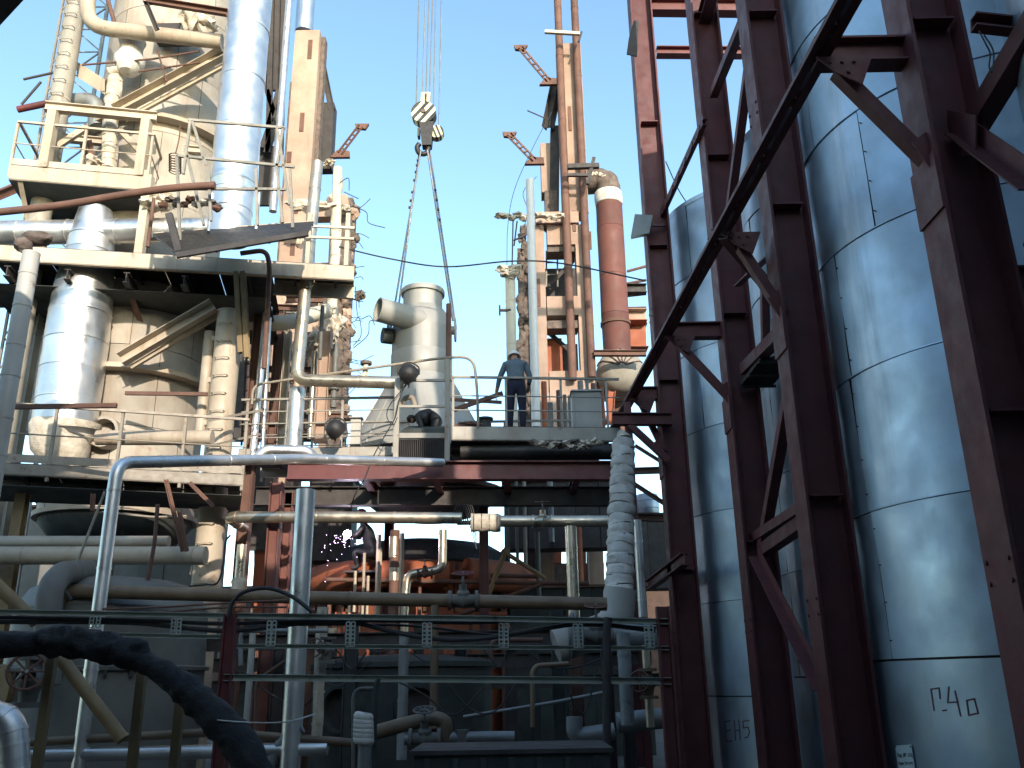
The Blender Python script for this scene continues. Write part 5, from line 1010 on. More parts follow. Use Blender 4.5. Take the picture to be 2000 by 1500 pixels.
MB().box((FX - 0.05, FY + 0.1, FZ - 0.03), 0.7, 0.6, 0.04).build('plank', 'dark', w3)
arc = P(678, 1043, 19.2)
wa = thing('welding_arc', 'dazzling violet white welding arc with flying sparks', 'welding arc', arc)
MB().lump(arc, 0.08, 0.08, 0.08, 1, 0.05, 2).build('arc', 'spark', wa)
rs = random.Random(2); sk_ = MB()
for k in range(60):
    a = rs.uniform(0, 6.28); r_ = abs(rs.gauss(0, 0.28)); p_ = arc + V((math.cos(a) * r_ - 0.08, rs.uniform(-0.2, 0.2), math.sin(a) * r_ * 0.8 - 0.18 * rs.random() - r_ * 0.5)); sk_.lump(p_, 0.006, 0.006, 0.006, k, 0, 1)
mat('sparklet', (0.75, 0.5, 0.9), emit=6)
so_ = sk_.build('spark_shower', 'sparklet', wa); so_['kind'] = 'stuff'
ll = bpy.data.lights.new('arc_light', 'POINT'); ll.energy = 5; ll.color = (0.75, 0.65, 1.0); ll.shadow_soft_size = 0.05
lo = bpy.data.objects.new('arc_light', ll); sc.collection.objects.link(lo); lo.parent = wa; lo.location = (0, -0.15, 0)
# ================================================================== left low walkway, lower vessels
ZL2 = 4.95
pl, pr = PZ(-40, 902, ZL2 + 0.3), PZ(476, 928, ZL2 + 0.3)
lw, d, nr = platform('low grey walkway with rails crossing in front of the reactor foot', ZL2, pl, pr, 1.5, 0.20, m='rail', deckm='dark', toe=True, step=1.05)
a, b = pr + V((-0.72, 0, 1.05)), pr + V((-0.12, 1.2, 1.6))
MB().bar(a, b, 0.05, 0.05).build('sloping_rail', 'rail', lw); MB().bar(a - V((0, 0, 0.5)), b - V((0, 0, 0.5)), 0.04, 0.04).build('sloping_rail', 'rail', lw)
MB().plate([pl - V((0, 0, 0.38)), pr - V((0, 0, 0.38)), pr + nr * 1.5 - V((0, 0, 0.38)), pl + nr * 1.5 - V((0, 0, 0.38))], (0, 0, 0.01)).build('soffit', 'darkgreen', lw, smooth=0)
for a, b in (((322, 938), (355, 1078)), ((348, 1000), (362, 1078)), ((368, 945), (415, 992)), ((180, 965), (178, 998))): MB().angle(P(*a, 14.3), P(*b, 14.3), 0.06, 0.06).build('hanging_angle', 'rust', lw)
for px_ in (20,): q = PZ(px_, 925, ZL2) + nr * 1.2; MB().ibeam((q.x, q.y, 0), (q.x, q.y, ZL2 - 0.1), 0.18, 0.18).build('column', 'ochre', lw)
for a, b in (((245, 768), (405, 770)), ((18, 795), (228, 792))): tag(MB().bar(P(*a, 13.2 if a[0] < 100 else 16.6), P(*b, 13.2 if a[0] < 100 else 16.6), 0.06, 0.07).build('cross_bar', 'rust'), 'rusty bar crossing the reactor side' if a[0] > 100 else 'dark bar crossing the foot of the dazzling duct', 'bar')
pipe('beige_pipe', 'thick beige pipe lying behind the low walkway rails', 'pipe', hp(190, 415, 855, 16.0), 0.14, 'beige')
# two shaded vessels below
LV = P(200, 1300, 14.0); LX, LY, LR = LV.x - 0.05, 14.3, 1.42
lv = thing('squat_vessel', 'squat grey vessel with flanged lid standing in the shade below the low walkway', 'vessel', (LX, LY, 0))
zt = 3.05
MB().lathe([(LR, 0), (LR, zat(1292, 12.9) - 0.02)], (LX, LY, 0), 48, dent=0.015).build('shell', 'drab', lv)
MB().lathe([(LR + 0.06, zat(1292, 12.9) - 0.02), (LR + 0.07, zat(1292, 12.9) + 0.03), (LR, zat(1292, 12.9) + 0.05), (LR - 0.02, zt - 0.3)], (LX, LY, 0), 48, dent=0.015).build('upper_shell', 'drab', lv)
MB().lathe([(LR - 0.02, zt - 0.3), (LR - 0.2, zt), (LR - 0.35, zt + 0.08), (LR - 0.6, zt + 0.15), (0.01, zt + 0.25)], (LX, LY, 0), 48).build('lid', 'drab', lv)
for k in range(12): a = -R(15) - k * R(13); MB().box((LX + math.cos(a) * (LR + 0.04), LY + math.sin(a) * (LR + 0.04), zat(1292, 12.9) - 0.06), 0.05, 0.05, 0.08, a).build('lid_bolt', 'dark', lv)
MB().hollow((LX - 1.1, LY - 1.25, 1.6), (LX - 1.0, LY - 0.8, 1.6), 0.36, 0.22, 24).build('manhole', 'ochre', lv)
pipe('beige_pipe', 'thick beige pipe running between the two vessels to the stapled column', 'pipe', hp(-460, 402, 1085, 14.8), 0.15, 'beige', bands=1.6)
pipe('beige_pipe', 'pale upper beige pipe above the thick one between the vessels', 'pipe', hp(-460, 330, 1058, 15.2), 0.10, 'beige_shell')
pipe('grey_elbow_pipe', 'fat grey elbow pipe beside the squat vessel lid', 'pipe', [P(92, 1340, 12.2), P(96, 1150, 12.2), P(120, 1120, 12.6), P(170, 1115, 14)], 0.17, 'drab', rad=0.35)
for lab, a, b in (('ochre diagonal tube leaning over the squat vessel face', (100, 1262), (240, 1445)), ('short ochre diagonal tube beside the fat grey elbow', (-20, 1130), (70, 1215))):
    tag(MB().tube([P(*a, 10.8), P(*b, 10.8)], 0.075, 14).build('diagonal_tube', 'ochre'), lab, 'tube')
for i, (px_, t_) in enumerate(((86, 1262), (266, 1300), (345, 1345))):
    q = vp(px_, t_, 1540, 6.3); q[0].z = 0; tag(MB().bar(q[0], q[1], 0.055, 0.055, V((0, 1, 0))).build('hose_post', 'ochre'), ('dark ochre post under the flat run of the black pipe', 'ochre post under the sagging bend of the black pipe', 'thin ochre post where the black pipe starts to drop')[i], 'post')
pipe('silver_elbow', 'shiny silver elbow pipe at the foot of the squat vessel', 'pipe', [P(-320, 1398, 9), P(22, 1396, 9), P(30, 1480, 9), P(30, 1560, 9)], 0.13, 'alu', rad=0.25, bands=0.12)
# ------------------------------------------------------------------ foreground tarred pipe
pts = [(-520, 1250), (-350, 1256), (-180, 1262), (-60, 1262), (20, 1258), (90, 1256), (150, 1262), (210, 1274), (262, 1286), (310, 1308), (352, 1338), (395, 1376), (440, 1420), (475, 1462), (500, 1520), (515, 1600)]
path = spl([P(x, y, 6.2 - i * 0.025) for i, (x, y) in enumerate(pts)], 6)
rad_ = [0.085 + 0.022 * math.sin(i * 0.09 + 1) + 0.016 * noise.noise(V((i * 0.35, 0, 0))) for i in range(len(path))]
tp = tag(MB().tube(path, rad_, 18, wob=0.16, seed=4).build('tarred_pipe', 'tar'), 'thick black tar wrapped pipe sagging across the foreground', 'pipe')
for k in range(4): p_ = path[32 + k * 5]; MB().lump(p_ + V((0, -0.01, 0.02)), 0.13, 0.11, 0.10, k, 0.35, 3).build('loose_wrap', 'tar', tp, smooth=70)
wire('white_string', 'thin pale string tied round the black pipe', [P(360, 1385, 6.0), P(400, 1402, 5.9), P(440, 1408, 5.8), P(520, 1412, 6.0), P(570, 1408, 6.4), P(615, 1395, 6.8)], 0.005, 'whitewrap', 'string')
# ------------------------------------------------------------------ silver pipe run
pipe('silver_pipe', 'bright silver pipe rising, turning at an elbow and running along the red beam', 'pipe', [V((P(193, 1190, 11.5).x, 11.5, 0)), V((P(193, 1190, 11.5).x, 11.5, zat(890, 11.5))), P(590, 896, 14.8), P(865, 904, 16.5)], 0.085, 'alu', rad=0.22, bands=1.15)
pipe('silver_pipe', 'stout silver pipe standing before the red beam', 'pipe', [V((P(583, 1210, 11.5).x, 11.5, 0)), V((P(583, 1210, 11.5).x, 11.5, zat(950, 11.5)))], 0.125, 'alu', bands=1.5)
pipe('silver_pipe', 'silver offset pipe resting on the silver run above the red beam', 'pipe', [P(505, 892, 15.0), P(520, 878, 15.0), P(600, 880, 15.2), P(615, 895, 15.3)], 0.09, 'alu', rad=0.15)
# red beam and its legs
rb = thing('red_beam', 'heavy oxide red crossbeam under the walkway with red legs', 'beam', P(850, 935, 16.8))
a, b = hp(562, 1212, 920, 16.8); MB().ibeam(a, b, 0.24, 0.36, 0.024).build('beam', 'redbright', rb)
a, b = hp(500, 1240, 970, 18.8); MB().ibeam(a, b, 0.24, 0.40).build('rear_beam', 'dark', rb)
for px_, Y_, w_ in ((535, 16.4, 0.22), (560, 18.8, 0.2), (1225, 18.8, 0.26), (945, 19.6, 0.2), (760, 20.6, 0.2)):
    x_ = P(px_, 1050, Y_).x; MB().ibeam((x_, Y_, 0), (x_, Y_, zat(935 if Y_ < 17 else 955, Y_)), w_, w_, up=V((1, 0, 0))).build('leg', 'rustred' if px_ < 600 else 'red', rb)
for px_ in (700, 845, 990, 1130): p_ = P(px_, 920, 16.8); MB().ibeam((p_.x, 16.95, p_.z + 0.05), (p_.x, 19.6, p_.z + 0.05), 0.14, 0.2).build('joist', 'red', rb)
# round seat ring under the vessel
st = thing('seat_dish', 'dark dished seat hanging under the walkway below the conical vessel', 'dish', P(838, 1000, 20.8))
MB().lathe([(0.01, zat(1003, 20)), (0.7, zat(998, 20)), (1.2, zat(985, 20)), (1.62, zat(958, 20)), (1.66, zat(945, 20)), (1.5, zat(943, 20))], (P(840, 960, 20.9).x, 20.9, 0), 40).build('dish', 'dark', st)
MB().lathe([(1.66, zat(952, 20)), (1.78, zat(952, 20)), (1.78, zat(944, 20)), (1.66, zat(944, 20))], (P(840, 960, 20.9).x, 20.9, 0), 40).build('rim', 'rust', st)
# horizontal warm pipe
pipe('jacketed_pipe', 'gleaming warm metal pipe running under the red beam from the cream column', 'pipe', [P(446, 1010, 16.2) + V((-0.05, 1.1, 0.0)), P(446, 1010, 16.2), P(640, 1010, 16.0), P(902, 1012, 16.0)], 0.105, 'alu_warm', rad=0.2, bands=0.75, n=20)
pipe('jacketed_pipe', 'gleaming warm metal pipe beyond the insulated joint up to the white wrapped pipe', 'pipe', hp(972, 1190, 1018, 16.0), 0.105, 'alu_warm', bands=1.1, n=20)
ij = thing('insulated_joint', 'swollen beige insulated pipe joint with loose wires', 'joint', P(945, 1022, 16))
a, b = hp(920, 978, 1021, 16.0); MB().tube(split_long([a, b], 0.06), 0.16, 18, wob=0.12).build('wrap', 'wool', ij)
for k in range(4): c = a.lerp(b, 0.1 + k * 0.26); MB().lathe([(0.155, -0.012), (0.172, 0), (0.155, 0.012)], c, 18, V((1, 0, 0))).build('tie', 'rubble', ij)
MB().tube([a - V((0.25, 0, 0)), a], 0.04, 10).build('bare_pipe', 'dark', ij)
for k in range(5): MB().tube(spl([a + V((-0.05 - k * 0.03, 0, 0)), a + V((-0.1 - k * 0.05, -0.05, 0.22)), a + V((0.02 - k * 0.04, 0, 0.3)), a + V((0.1, 0, -0.15 - k * 0.08))], 4), 0.008, 5).build('loose_wire', 'cable', ij)
for lab, px_, t_, b_, Y_, r_, m_ in (('gleaming upright pipe hanging from the warm metal pipe', 1122, 1030, 1420, 15.6, 0.10, 'alu_warm'), ('shiny short upright pipe with white sleeve near the cream column', 469, 1055, 1165, 16.0, 0.085, 'alu_warm'), ('striped rust and silver upright pipe before the black dome', 768, 1032, 1350, 18.0, 0.095, 'rust'), ('silver upright pipe behind the white wrapped pipe', 1250, 1020, 1210, 14.8, 0.07, 'alu'), ('dull grey upright pipe dropping below the tray end', 1222, 1240, 1420, 11.0, 0.08, 'grey_pipe'), ('thin dull upright pipe next to the red frame foot', 1266, 1265, 1425, 11.2, 0.05, 'alu_warm'),
                                    ('lumpy insulated upright pipe behind the tray', 625, 1180, 1450, 12.6, 0.075, 'wool'), ('grey painted upright pipe with coupling in the shade', 787, 1235, 1480, 12.8, 0.07, 'grey_pipe'), ('thin yellowish upright pipe in the shade', 848, 1180, 1420, 12.6, 0.055, 'brown_pipe'), ('slender pale pipe leaning near the red post', 488, 1225, 1410, 13, 0.045, 'grey_paint')):
    q = vp(px_, t_, b_, Y_); pipe('upright_pipe', lab, 'pipe', q, r_, m_, bands=0.45 if r_ > 0.06 else 0, wob=0.4 if m_ == 'wool' else 0)
for a_, b_ in ((1045, 1085), (1105, 1130)): tag(MB().tube(vp(770, a_, b_, 18.0), 0.102, 16).build('bare_sleeve', 'alu_warm'), 'bright metal sleeve on the striped upright pipe' + (' nearest its top' if a_ < 1100 else ' at its middle'), 'sleeve')
ws = thing('white_sleeve', 'crumpled white sleeve round the shiny short pipe', 'sleeve', P(465, 1165, 15.9)); MB().lathe([(0.10, -0.14), (0.13, -0.1), (0.11, 0), (0.13, 0.08), (0.10, 0.14)], P(465, 1145, 16.0), 16, dent=0.06).build('sleeve', 'wool', ws)
pipe('bent_pipe', 'rusty pale pipe with an S bend in front of the black dome', 'pipe', [P(865, 1035, 18), P(864, 1112, 18), P(796, 1122, 18), P(790, 1190, 18), P(788, 1280, 18)], 0.085, 'alu_warm', rad=0.16, bands=0.6)
pipe('brown_pipe', 'long dull brown pipe running level through the whole plant', 'pipe', [P(112, 1210, 12.9), P(118, 1154, 12.9), P(640, 1168, 12.9), P(1185, 1180, 12.9)], 0.092, 'brown_pipe', rad=0.2, bands=1.7, n=18)
# black domed drum with orange shell
DX, DY = P(822, 1080, 22.6).x, 22.9
dd_ = thing('domed_drum', 'huge orange rusted drum with black domed lid behind the pipes', 'drum', (DX, DY, 0))
DR = 2.2; zs_ = zat(1092, 20.8)
MB().lathe([(DR + 0.05, zs_), (DR + 0.08, zs_ + 0.05), (DR - 0.05, zs_ + 0.34), (DR - 0.4, zs_ + 0.55), (DR - 1.1, zs_ + 0.68), (0.01, zs_ + 0.74)], (DX, DY, 0), 56).build('lid', 'tar', dd_)
MB().lathe([(DR, 0), (DR, zs_)], (DX, DY, 0), 56, dent=0.03).build('shell', 'orange', dd_)
for k in range(10): a = -R(10) - k * R(18); MB().box((DX + math.cos(a) * (DR + 0.06), DY + math.sin(a) * (DR + 0.06), zs_ - 0.6), 0.12, 0.08, 1.1, a).build('shell_rib', 'rust', dd_)
rg = thing('ring_duct', 'broken rusty orange ring duct curving round the domed drum', 'duct', (DX, DY, 4))
for a0, a1, r_ in ((200, 252, 0.36), (256, 290, 0.30), (298, 345, 0.36)):
    MB().tube([(DX + math.cos(R(a)) * (DR + 0.5), DY + math.sin(R(a)) * (DR + 0.5), zat(1118, 20.3)) for a in range(a0, a1 + 1, 4)], r_, 18, wob=0.1).build('duct_segment', 'orange', rg)
for a in (205, 225, 245, 275, 300, 320, 340): MB().bar((DX + math.cos(R(a)) * (DR + 0.5), DY + math.sin(R(a)) * (DR + 0.5), 0), (DX + math.cos(R(a)) * (DR + 0.5), DY + math.sin(R(a)) * (DR + 0.5), zat(1140, 20.3)), 0.08, 0.08, V((0, 1, 0))).build('stand', 'rust', rg)
for i, (a, b, Y_, r_, m_) in enumerate((((635, 1132), (1150, 1140), 20, 0.05, 'rust'), ((640, 1100), (720, 1100), 21, 0.03, 'rust'), ((880, 1122), (1050, 1126), 20.5, 0.05, 'rust'), ((900, 1200), (1060, 1140), 20, 0.05, 'rust'), ((940, 1195), (990, 1070), 20, 0.06, 'ochre'), ((980, 1075), (1065, 1130), 20, 0.05, 'ochre'), ((655, 1200), (990, 1200), 21, 0.06, 'orange'))):
    tag(MB().tube([P(*a, Y_), P(*b, Y_)], r_, 10).build('rusty_tube', m_), ('long level rusty tube in front of the ring duct', 'short rusty tube by the ring duct mouth', 'level rusty tube beyond the S bend pipe', 'sloping rusty tube before the drum', 'ochre strut raised beside the insulated joint', 'ochre strut sloping down beside the insulated joint', 'level orange tube low on the drum')[i], 'tube')
for i, (px_, t_, b_) in enumerate(((693, 1110, 1190), (710, 1075, 1200), (718, 1120, 1200), (738, 1040, 1200), (742, 1065, 1195), (784, 1038, 1200), (683, 1150, 1195))):
    q = vp(px_, t_, b_, 19.0 + i * 0.15); tag(MB().tube(q, 0.03 if i not in (3, 5) else 0.05, 8).build('hanging_rod', 'beige'), 'thin sunlit rod hanging among the others before the domed drum', 'rod', 'hanging rods before the domed drum')
fn = thing('furnace', 'row of sunlit orange furnace panels behind the stout silver pipe', 'furnace', P(560, 1130, 23))
MB().plate([P(480, 975, 23.4), P(668, 975, 23.4), P(655, 1075, 23.4), P(480, 1075, 23.4)], (0, 0.1, 0)).build('hood', 'dark', fn, smooth=0)
for k, (x0_, x1_, y0_, y1_) in enumerate(((496, 526, 1076, 1190), (530, 546, 1076, 1110), (560, 572, 1076, 1110), (586, 600, 1076, 1180), (608, 626, 1076, 1150), (598, 622, 1155, 1185), (540, 585, 1130, 1200), (500, 640, 1192, 1240))): MB().plate([P(x0_, y1_, 23.6), P(x1_, y1_, 23.6), P(x1_, y0_, 23.6), P(x0_, y0_, 23.6)], (0, 0.12, 0)).build('panel', 'orange', fn, smooth=0)
for px_ in (528, 556, 604, 630): q = vp(px_, 1070, 1300, 23.3); MB().bar(q[0], q[1], 0.12, 0.12, V((0, 1, 0))).build('mullion', 'rust', fn)
fo = thing('furnace', 'few orange patches of a furnace wall behind the gleaming upright pipe', 'furnace', P(1120, 1100, 25))
for x0_, x1_, y0_, y1_, m_ in ((1075, 1097, 1074, 1100, 'orange'), (1128, 1145, 1060, 1140, 'orange'), (1146, 1170, 1075, 1100, 'orange'), (1160, 1175, 1125, 1142, 'concrete'), (1060, 1180, 1100, 1290, 'rubble'), (1050, 1200, 1035, 1074, 'dark')): MB().plate([P(x0_, y1_, 26.4 if m_ == 'rubble' else 26.1), P(x1_, y1_, 26.4 if m_ == 'rubble' else 26.1), P(x1_, y0_, 26.4 if m_ == 'rubble' else 26.1), P(x0_, y0_, 26.4 if m_ == 'rubble' else 26.1)], (0, 0.12, 0)).build('panel', m_, fo, smooth=0)
# ------------------------------------------------------------------ white wrapped pipe
wp = thing('wrapped_pipe', 'white cloth wrapped upright pipe tied with many ropes beside the red column', 'pipe', P(1205, 1200, 14.2))
q0, q1 = P(1218, 862, 14.2), P(1208, 1190, 13.6); n_ = 17
for k in range(n_):
    a, b = q0.lerp(q1, k / n_), q0.lerp(q1, (k + 1) / n_ + 0.004); r_ = 0.19 + 0.035 * k / n_ + random.uniform(-0.012, 0.012)
    MB().tube([a.lerp(b, t_) for t_ in (0, 0.12, 0.35, 0.65, 0.88, 1)], [r_ * 0.94, r_ * 0.985, r_ * 1.01, r_ * 1.02, r_ * 0.99, r_ * 0.94], 18, wob=0.16, seed=k).build('wrap_turn', 'whitewrap', wp)
    if k: MB().lathe([(r_ * 0.95, -0.010), (r_ * 1.0, 0), (r_ * 0.95, 0.010)], a, 18, V((random.uniform(-0.25, 0.25), random.uniform(-0.1, 0.3), 1))).build('rope_tie', 'rubble', wp)
MB().tube([P(1212, 846, 14.3), q0], [0.07, 0.15], 14, wob=0.3).build('torn_top', 'wool', wp)
pipe('grey_elbow_pipe', 'fat grey elbow under the white wrapped pipe', 'pipe', [P(1212, 1150, 13.5), P(1205, 1222, 13.5), P(1085, 1262, 13.4)], 0.24, 'grey_paint', rad=0.4)
pipe('grey_pipe', 'wide grey pipe lying level behind the tray end', 'pipe', hp(1110, 1300, 1240, 13.2), 0.19, 'grey_pipe', bands=0.9, flanges=(0.05,))
wl = thing('torn_wool', 'wool fringe along the duct under the walkway edge', 'insulation', P(1100, 870, 17))
for k in range(15): MB().lump(P(1042 + k * 9, 868 + random.uniform(-5, 5), 17.1), 0.10, 0.09, 0.06, k + 80, 0.9, 2, 2.5).build('wool_clump', 'wool' if k % 3 else 'rubble', wl)
pipe('black_pipe', 'black soot covered pipe under the walkway edge', 'pipe', hp(900, 1215, 882, 17.6), 0.17, 'black')
# ------------------------------------------------------------------ cable tray
TYY = 10.0
ty = thing('cable_tray', 'long pale green cable tray rack with perforated hangers', 'cable tray', P(700, 1330, TYY))
def trail(x0, x1, y0, y1, h_, nm='tray_rail', m='tray'): a, b = P(x0, y0, TYY), P(x1, y1, TYY); MB().chan(a, b, 0.05, h_, 0.006).build(nm, m, ty)
trail(-420, 437, 1188, 1203, 0.055); trail(465, 905, 1203, 1208, 0.06); trail(905, 1305, 1208, 1214, 0.06); trail(465, 1305, 1262, 1266, 0.045); trail(232, 432, 1240, 1244, 0.045); trail(440, 1310, 1323, 1330, 0.07)
for px_, y0, y1 in ((524, 1213, 1262), (534, 1213, 1262), (679, 1215, 1263), (689, 1215, 1263), (829, 1217, 1264), (839, 1217, 1264), (979, 1218, 1265), (989, 1218, 1265), (1125, 1219, 1265), (1135, 1219, 1265), (1264, 1219, 1265), (1274, 1219, 1265), (338, 1208, 1240), (349, 1208, 1240), (179, 1205, 1226), (192, 1205, 1226)):
    a, b = P(px_, y1, TYY - 0.04), P(px_, y0, TYY - 0.04); mb = MB(); x_ = a.x
    for s in (-1, 1): mb.box((x_ + s * 0.020, TYY - 0.06, (a.z + b.z) / 2), 0.012, 0.01, b.z - a.z)
    n_ = max(2, round((b.z - a.z) / 0.042))
    for k in range(n_ + 1): mb.box((x_, TYY - 0.0585, a.z + (b.z - a.z) * k / n_), 0.030, 0.009, 0.014)
    mb.build('perforated_hanger', 'tray', ty, smooth=0)
for px_ in (440, 1305): q = vp(px_, 1190, 1520, TYY); q[0].z = 0; MB().ibeam(q[0], q[1], 0.13, 0.14, up=V((1, 0, 0))).build('post', 'red', ty)
for i, pts in enumerate((((-420, 1198), (-40, 1205), (150, 1208), (300, 1212), (430, 1218), (560, 1214), (760, 1212), (900, 1216), (1120, 1210), (1290, 1218)), ((-420, 1206), (-40, 1214), (250, 1216), (440, 1232), (600, 1216), (690, 1216), (760, 1232), (850, 1248), (950, 1246), (1060, 1228), (1150, 1218), (1280, 1232)), ((420, 1250), (480, 1225), (620, 1220), (800, 1222), (980, 1240), (1100, 1222), (1290, 1226)))):
    wire('tray_cable', ('black cable lying flat along the top of the tray', 'black cable sagging through the middle of the tray', 'thin black cable weaving between the tray hangers')[i], [P(x, y, TYY + 0.03 + i * 0.03) for x, y in pts], (0.022, 0.026, 0.014)[i], 'cable', 'cable', n=8)
wire('arched_cable', 'thick black cable arching up over the tray at the red post', [P(445, 1205, 9.9), P(455, 1175, 9.9), P(480, 1155, 9.9), P(525, 1149, 9.9), P(570, 1165, 9.9), P(610, 1195, 9.9)], 0.022, 'cable', 'cable', n=8)
wire('bent_wire', 'black bent wire hanging beside the cream stapled column', [P(370, 1145, 13), P(400, 1142, 13), P(425, 1138, 13), P(436, 1100, 13), P(440, 1060, 13), P(450, 1045, 13)], 0.014)
for i, pts in enumerate((((200, 1190), (330, 1185), (440, 1178), (560, 1172)), ((200, 1200), (330, 1195), (450, 1186), (560, 1186)))): wire('thin_rod', ('thin red rod sloping up above the tray', 'second thin red rod close under the first above the tray')[i], [P(x, y, 11) for x, y in pts], 0.014, 'rust', 'rod')
# ------------------------------------------------------------------ floor level clutter in the shade
GV = thing('drum_vessel', 'dark grey vessel with round manholes in the deep shade under the tray', 'vessel', (P(780, 1380, 16).x, 16.4, 0))
gx = P(780, 1380, 16).x
MB().lathe([(1.55, 0), (1.55, zat(1300, 14.9)), (1.60, zat(1298, 14.9)), (1.60, zat(1288, 14.9)), (1.4, zat(1280, 14.9)), (0.8, zat(1272, 14.9)), (0.01, zat(1268, 14.9))], (gx, 16.4, 0), 44).build('shell', 'darkgreen', GV)
for a in (-75, -118): c = V((gx + math.cos(R(a)) * 1.5, 16.4 + math.sin(R(a)) * 1.5, zat(1380, 14.9))); n__ = V((math.cos(R(a)), math.sin(R(a)), 0)); MB().hollow(c, c + n__ * 0.25, 0.36, 0.31, 28).build('manhole', 'darkgreen', GV); MB().tube([c + n__ * 0.02, c + n__ * 0.1], 0.31, 24).build('manhole_cover', 'dark', GV)
for lab, pts, r_, m_, rd in (('dark insulated pipe sloping low across the shade', [(700, 1440), (800, 1412), (850, 1402), (870, 1408), (872, 1490)], 0.085, 'brown_pipe', 0.2), ('low grey pipe with a tee at floor level', [(790, 1443), (960, 1440), (1005, 1440)], 0.07, 'grey_pipe', 0.1), ('grey tee leg rising to the low pipe', [(903, 1530), (902, 1425)], 0.085, 'drab', 0.1), ('fat dull elbow pipe low beside the red frame', [(1122, 1400), (1122, 1440), (1200, 1428)], 0.10, 'grey_pipe', 0.15), ('dirty pipe running low into the red frame', [(1205, 1412), (1300, 1402)], 0.12, 'grey_pipe', 0.2), ('short grey pipe leaning at the floor beside the stout silver pipe', [(520, 1510), (545, 1450), (590, 1420)], 0.07, 'grey_pipe', 0.2), ('long pale pipe on the floor behind the posts', [(-460, 1484), (250, 1472), (640, 1462)], 0.08, 'alu', 0.2), ('dark pipe lying along the floor behind the pale one', [(60, 1450), (420, 1430), (700, 1452)], 0.05, 'brown_pipe', 0.2), ('pale floor pipe beyond the steel bin', [(840, 1464), (1180, 1462)], 0.07, 'alu_warm', 0.2)):
    pipe('floor_pipe', lab, 'pipe', [P(x, y, 11.5) for x, y in pts], r_, m_, rad=rd)
wb = thing('wrapped_stub', 'striped white rag wrapped round a short upright pipe on the floor', 'pipe', P(712, 1500, 9.5))
q = vp(713, 1395, 1530, 9.5); q[0].z = 0; MB().tube(q, 0.07, 14).build('stub', 'grey_pipe', wb)
for k in range(6): MB().lathe([(0.07, -0.045), (0.09, -0.03), (0.10, 0), (0.09, 0.03), (0.07, 0.045)], P(711, 1400 + k * 9, 9.5), 16, V((0.2, 0, 1)), dent=0.04).build('rag_turn', 'whitewrap', wb)
bn = thing('steel_bin', 'dark flat lidded steel bin low in front of the pipes', 'bin', P(1000, 1500, 8)); a, b = P(808, 1476, 8.0), P(1190, 1472, 8.0)
MB().box(((a.x + b.x) / 2, 8.5, a.z / 2), b.x - a.x, 1.0, a.z).build('body', 'darkgreen', bn, smooth=0); MB().box(((a.x + b.x) / 2, 8.5, a.z + 0.02), b.x - a.x + 0.06, 1.06, 0.035).build('lid', 'dark', bn, smooth=0)
for k in range(7): MB().box((a.x + (b.x - a.x) * (k + 0.5) / 7, 7.985, a.z / 2), 0.05, 0.03, a.z - 0.05).build('rib', 'darkgreen', bn, smooth=0)
# dark uprights and decks that close the depth behind the tray
rk = random.Random(21)
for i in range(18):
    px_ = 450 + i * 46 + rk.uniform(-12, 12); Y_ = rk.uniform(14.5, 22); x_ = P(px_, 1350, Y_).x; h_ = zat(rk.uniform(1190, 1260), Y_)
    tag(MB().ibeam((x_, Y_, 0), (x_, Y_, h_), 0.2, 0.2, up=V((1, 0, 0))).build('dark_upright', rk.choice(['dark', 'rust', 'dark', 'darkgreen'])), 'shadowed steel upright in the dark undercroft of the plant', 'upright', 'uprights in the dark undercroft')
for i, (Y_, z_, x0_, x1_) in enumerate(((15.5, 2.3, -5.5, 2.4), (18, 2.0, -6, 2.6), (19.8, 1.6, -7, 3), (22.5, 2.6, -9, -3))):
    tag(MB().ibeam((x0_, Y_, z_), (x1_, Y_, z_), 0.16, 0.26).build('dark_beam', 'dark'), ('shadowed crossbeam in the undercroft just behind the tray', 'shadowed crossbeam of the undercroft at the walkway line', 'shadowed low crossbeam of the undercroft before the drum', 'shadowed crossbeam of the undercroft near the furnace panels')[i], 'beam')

# dark boxes added to fill bright gaps in place of shaded clutter
for lab, x0_, x1_, y0_, y1_, Y_, m_ in (('added dark casing under the walkway behind the gleaming pipe', 985, 1215, 938, 1072, 22.6, 'dark'), ('added dark casing between the red legs under the middle walkway', 596, 690, 936, 1095, 22.0, 'dark'), ('added dark casing between the white wrapped pipe and the red column', 1222, 1312, 1012, 1150, 24.0, 'dark'), ('added dark casing low between drum and furnace panels', 596, 668, 1100, 1210, 24.4, 'darkgreen'), ('added dark casing behind the tray end', 1000, 1262, 1145, 1490, 21.5, 'darkgreen'), ('added dark casing behind the squat vessel', -60, 430, 985, 1300, 22.4, 'drab'), ('added dark casing low behind the red legs', 440, 640, 1205, 1480, 22.6, 'darkgreen'), ('added dark casing section behind the thin silver pipes', 442, 520, 905, 1000, 23.0, 'dark')):
    t = thing('backdrop', lab, 'backdrop', P((x0_ + x1_) / 2, y1_, Y_)); a, b = P(x0_, y1_, Y_), P(x1_, y0_, Y_)
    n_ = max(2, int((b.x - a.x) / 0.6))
    for k in range(n_): MB().box((a.x + (b.x - a.x) * (k + 0.5) / n_, Y_ + 0.4 + (k % 2) * 0.02, (a.z + b.z) / 2), (b.x - a.x) / n_ - 0.01, 0.8, b.z - a.z).build('backdrop_panel', m_, t, smooth=0)
    MB().box(((a.x + b.x) / 2, Y_ + 0.38, b.z + 0.03), b.x - a.x + 0.1, 0.9, 0.06).build('backdrop_lip', 'rust', t, smooth=0)
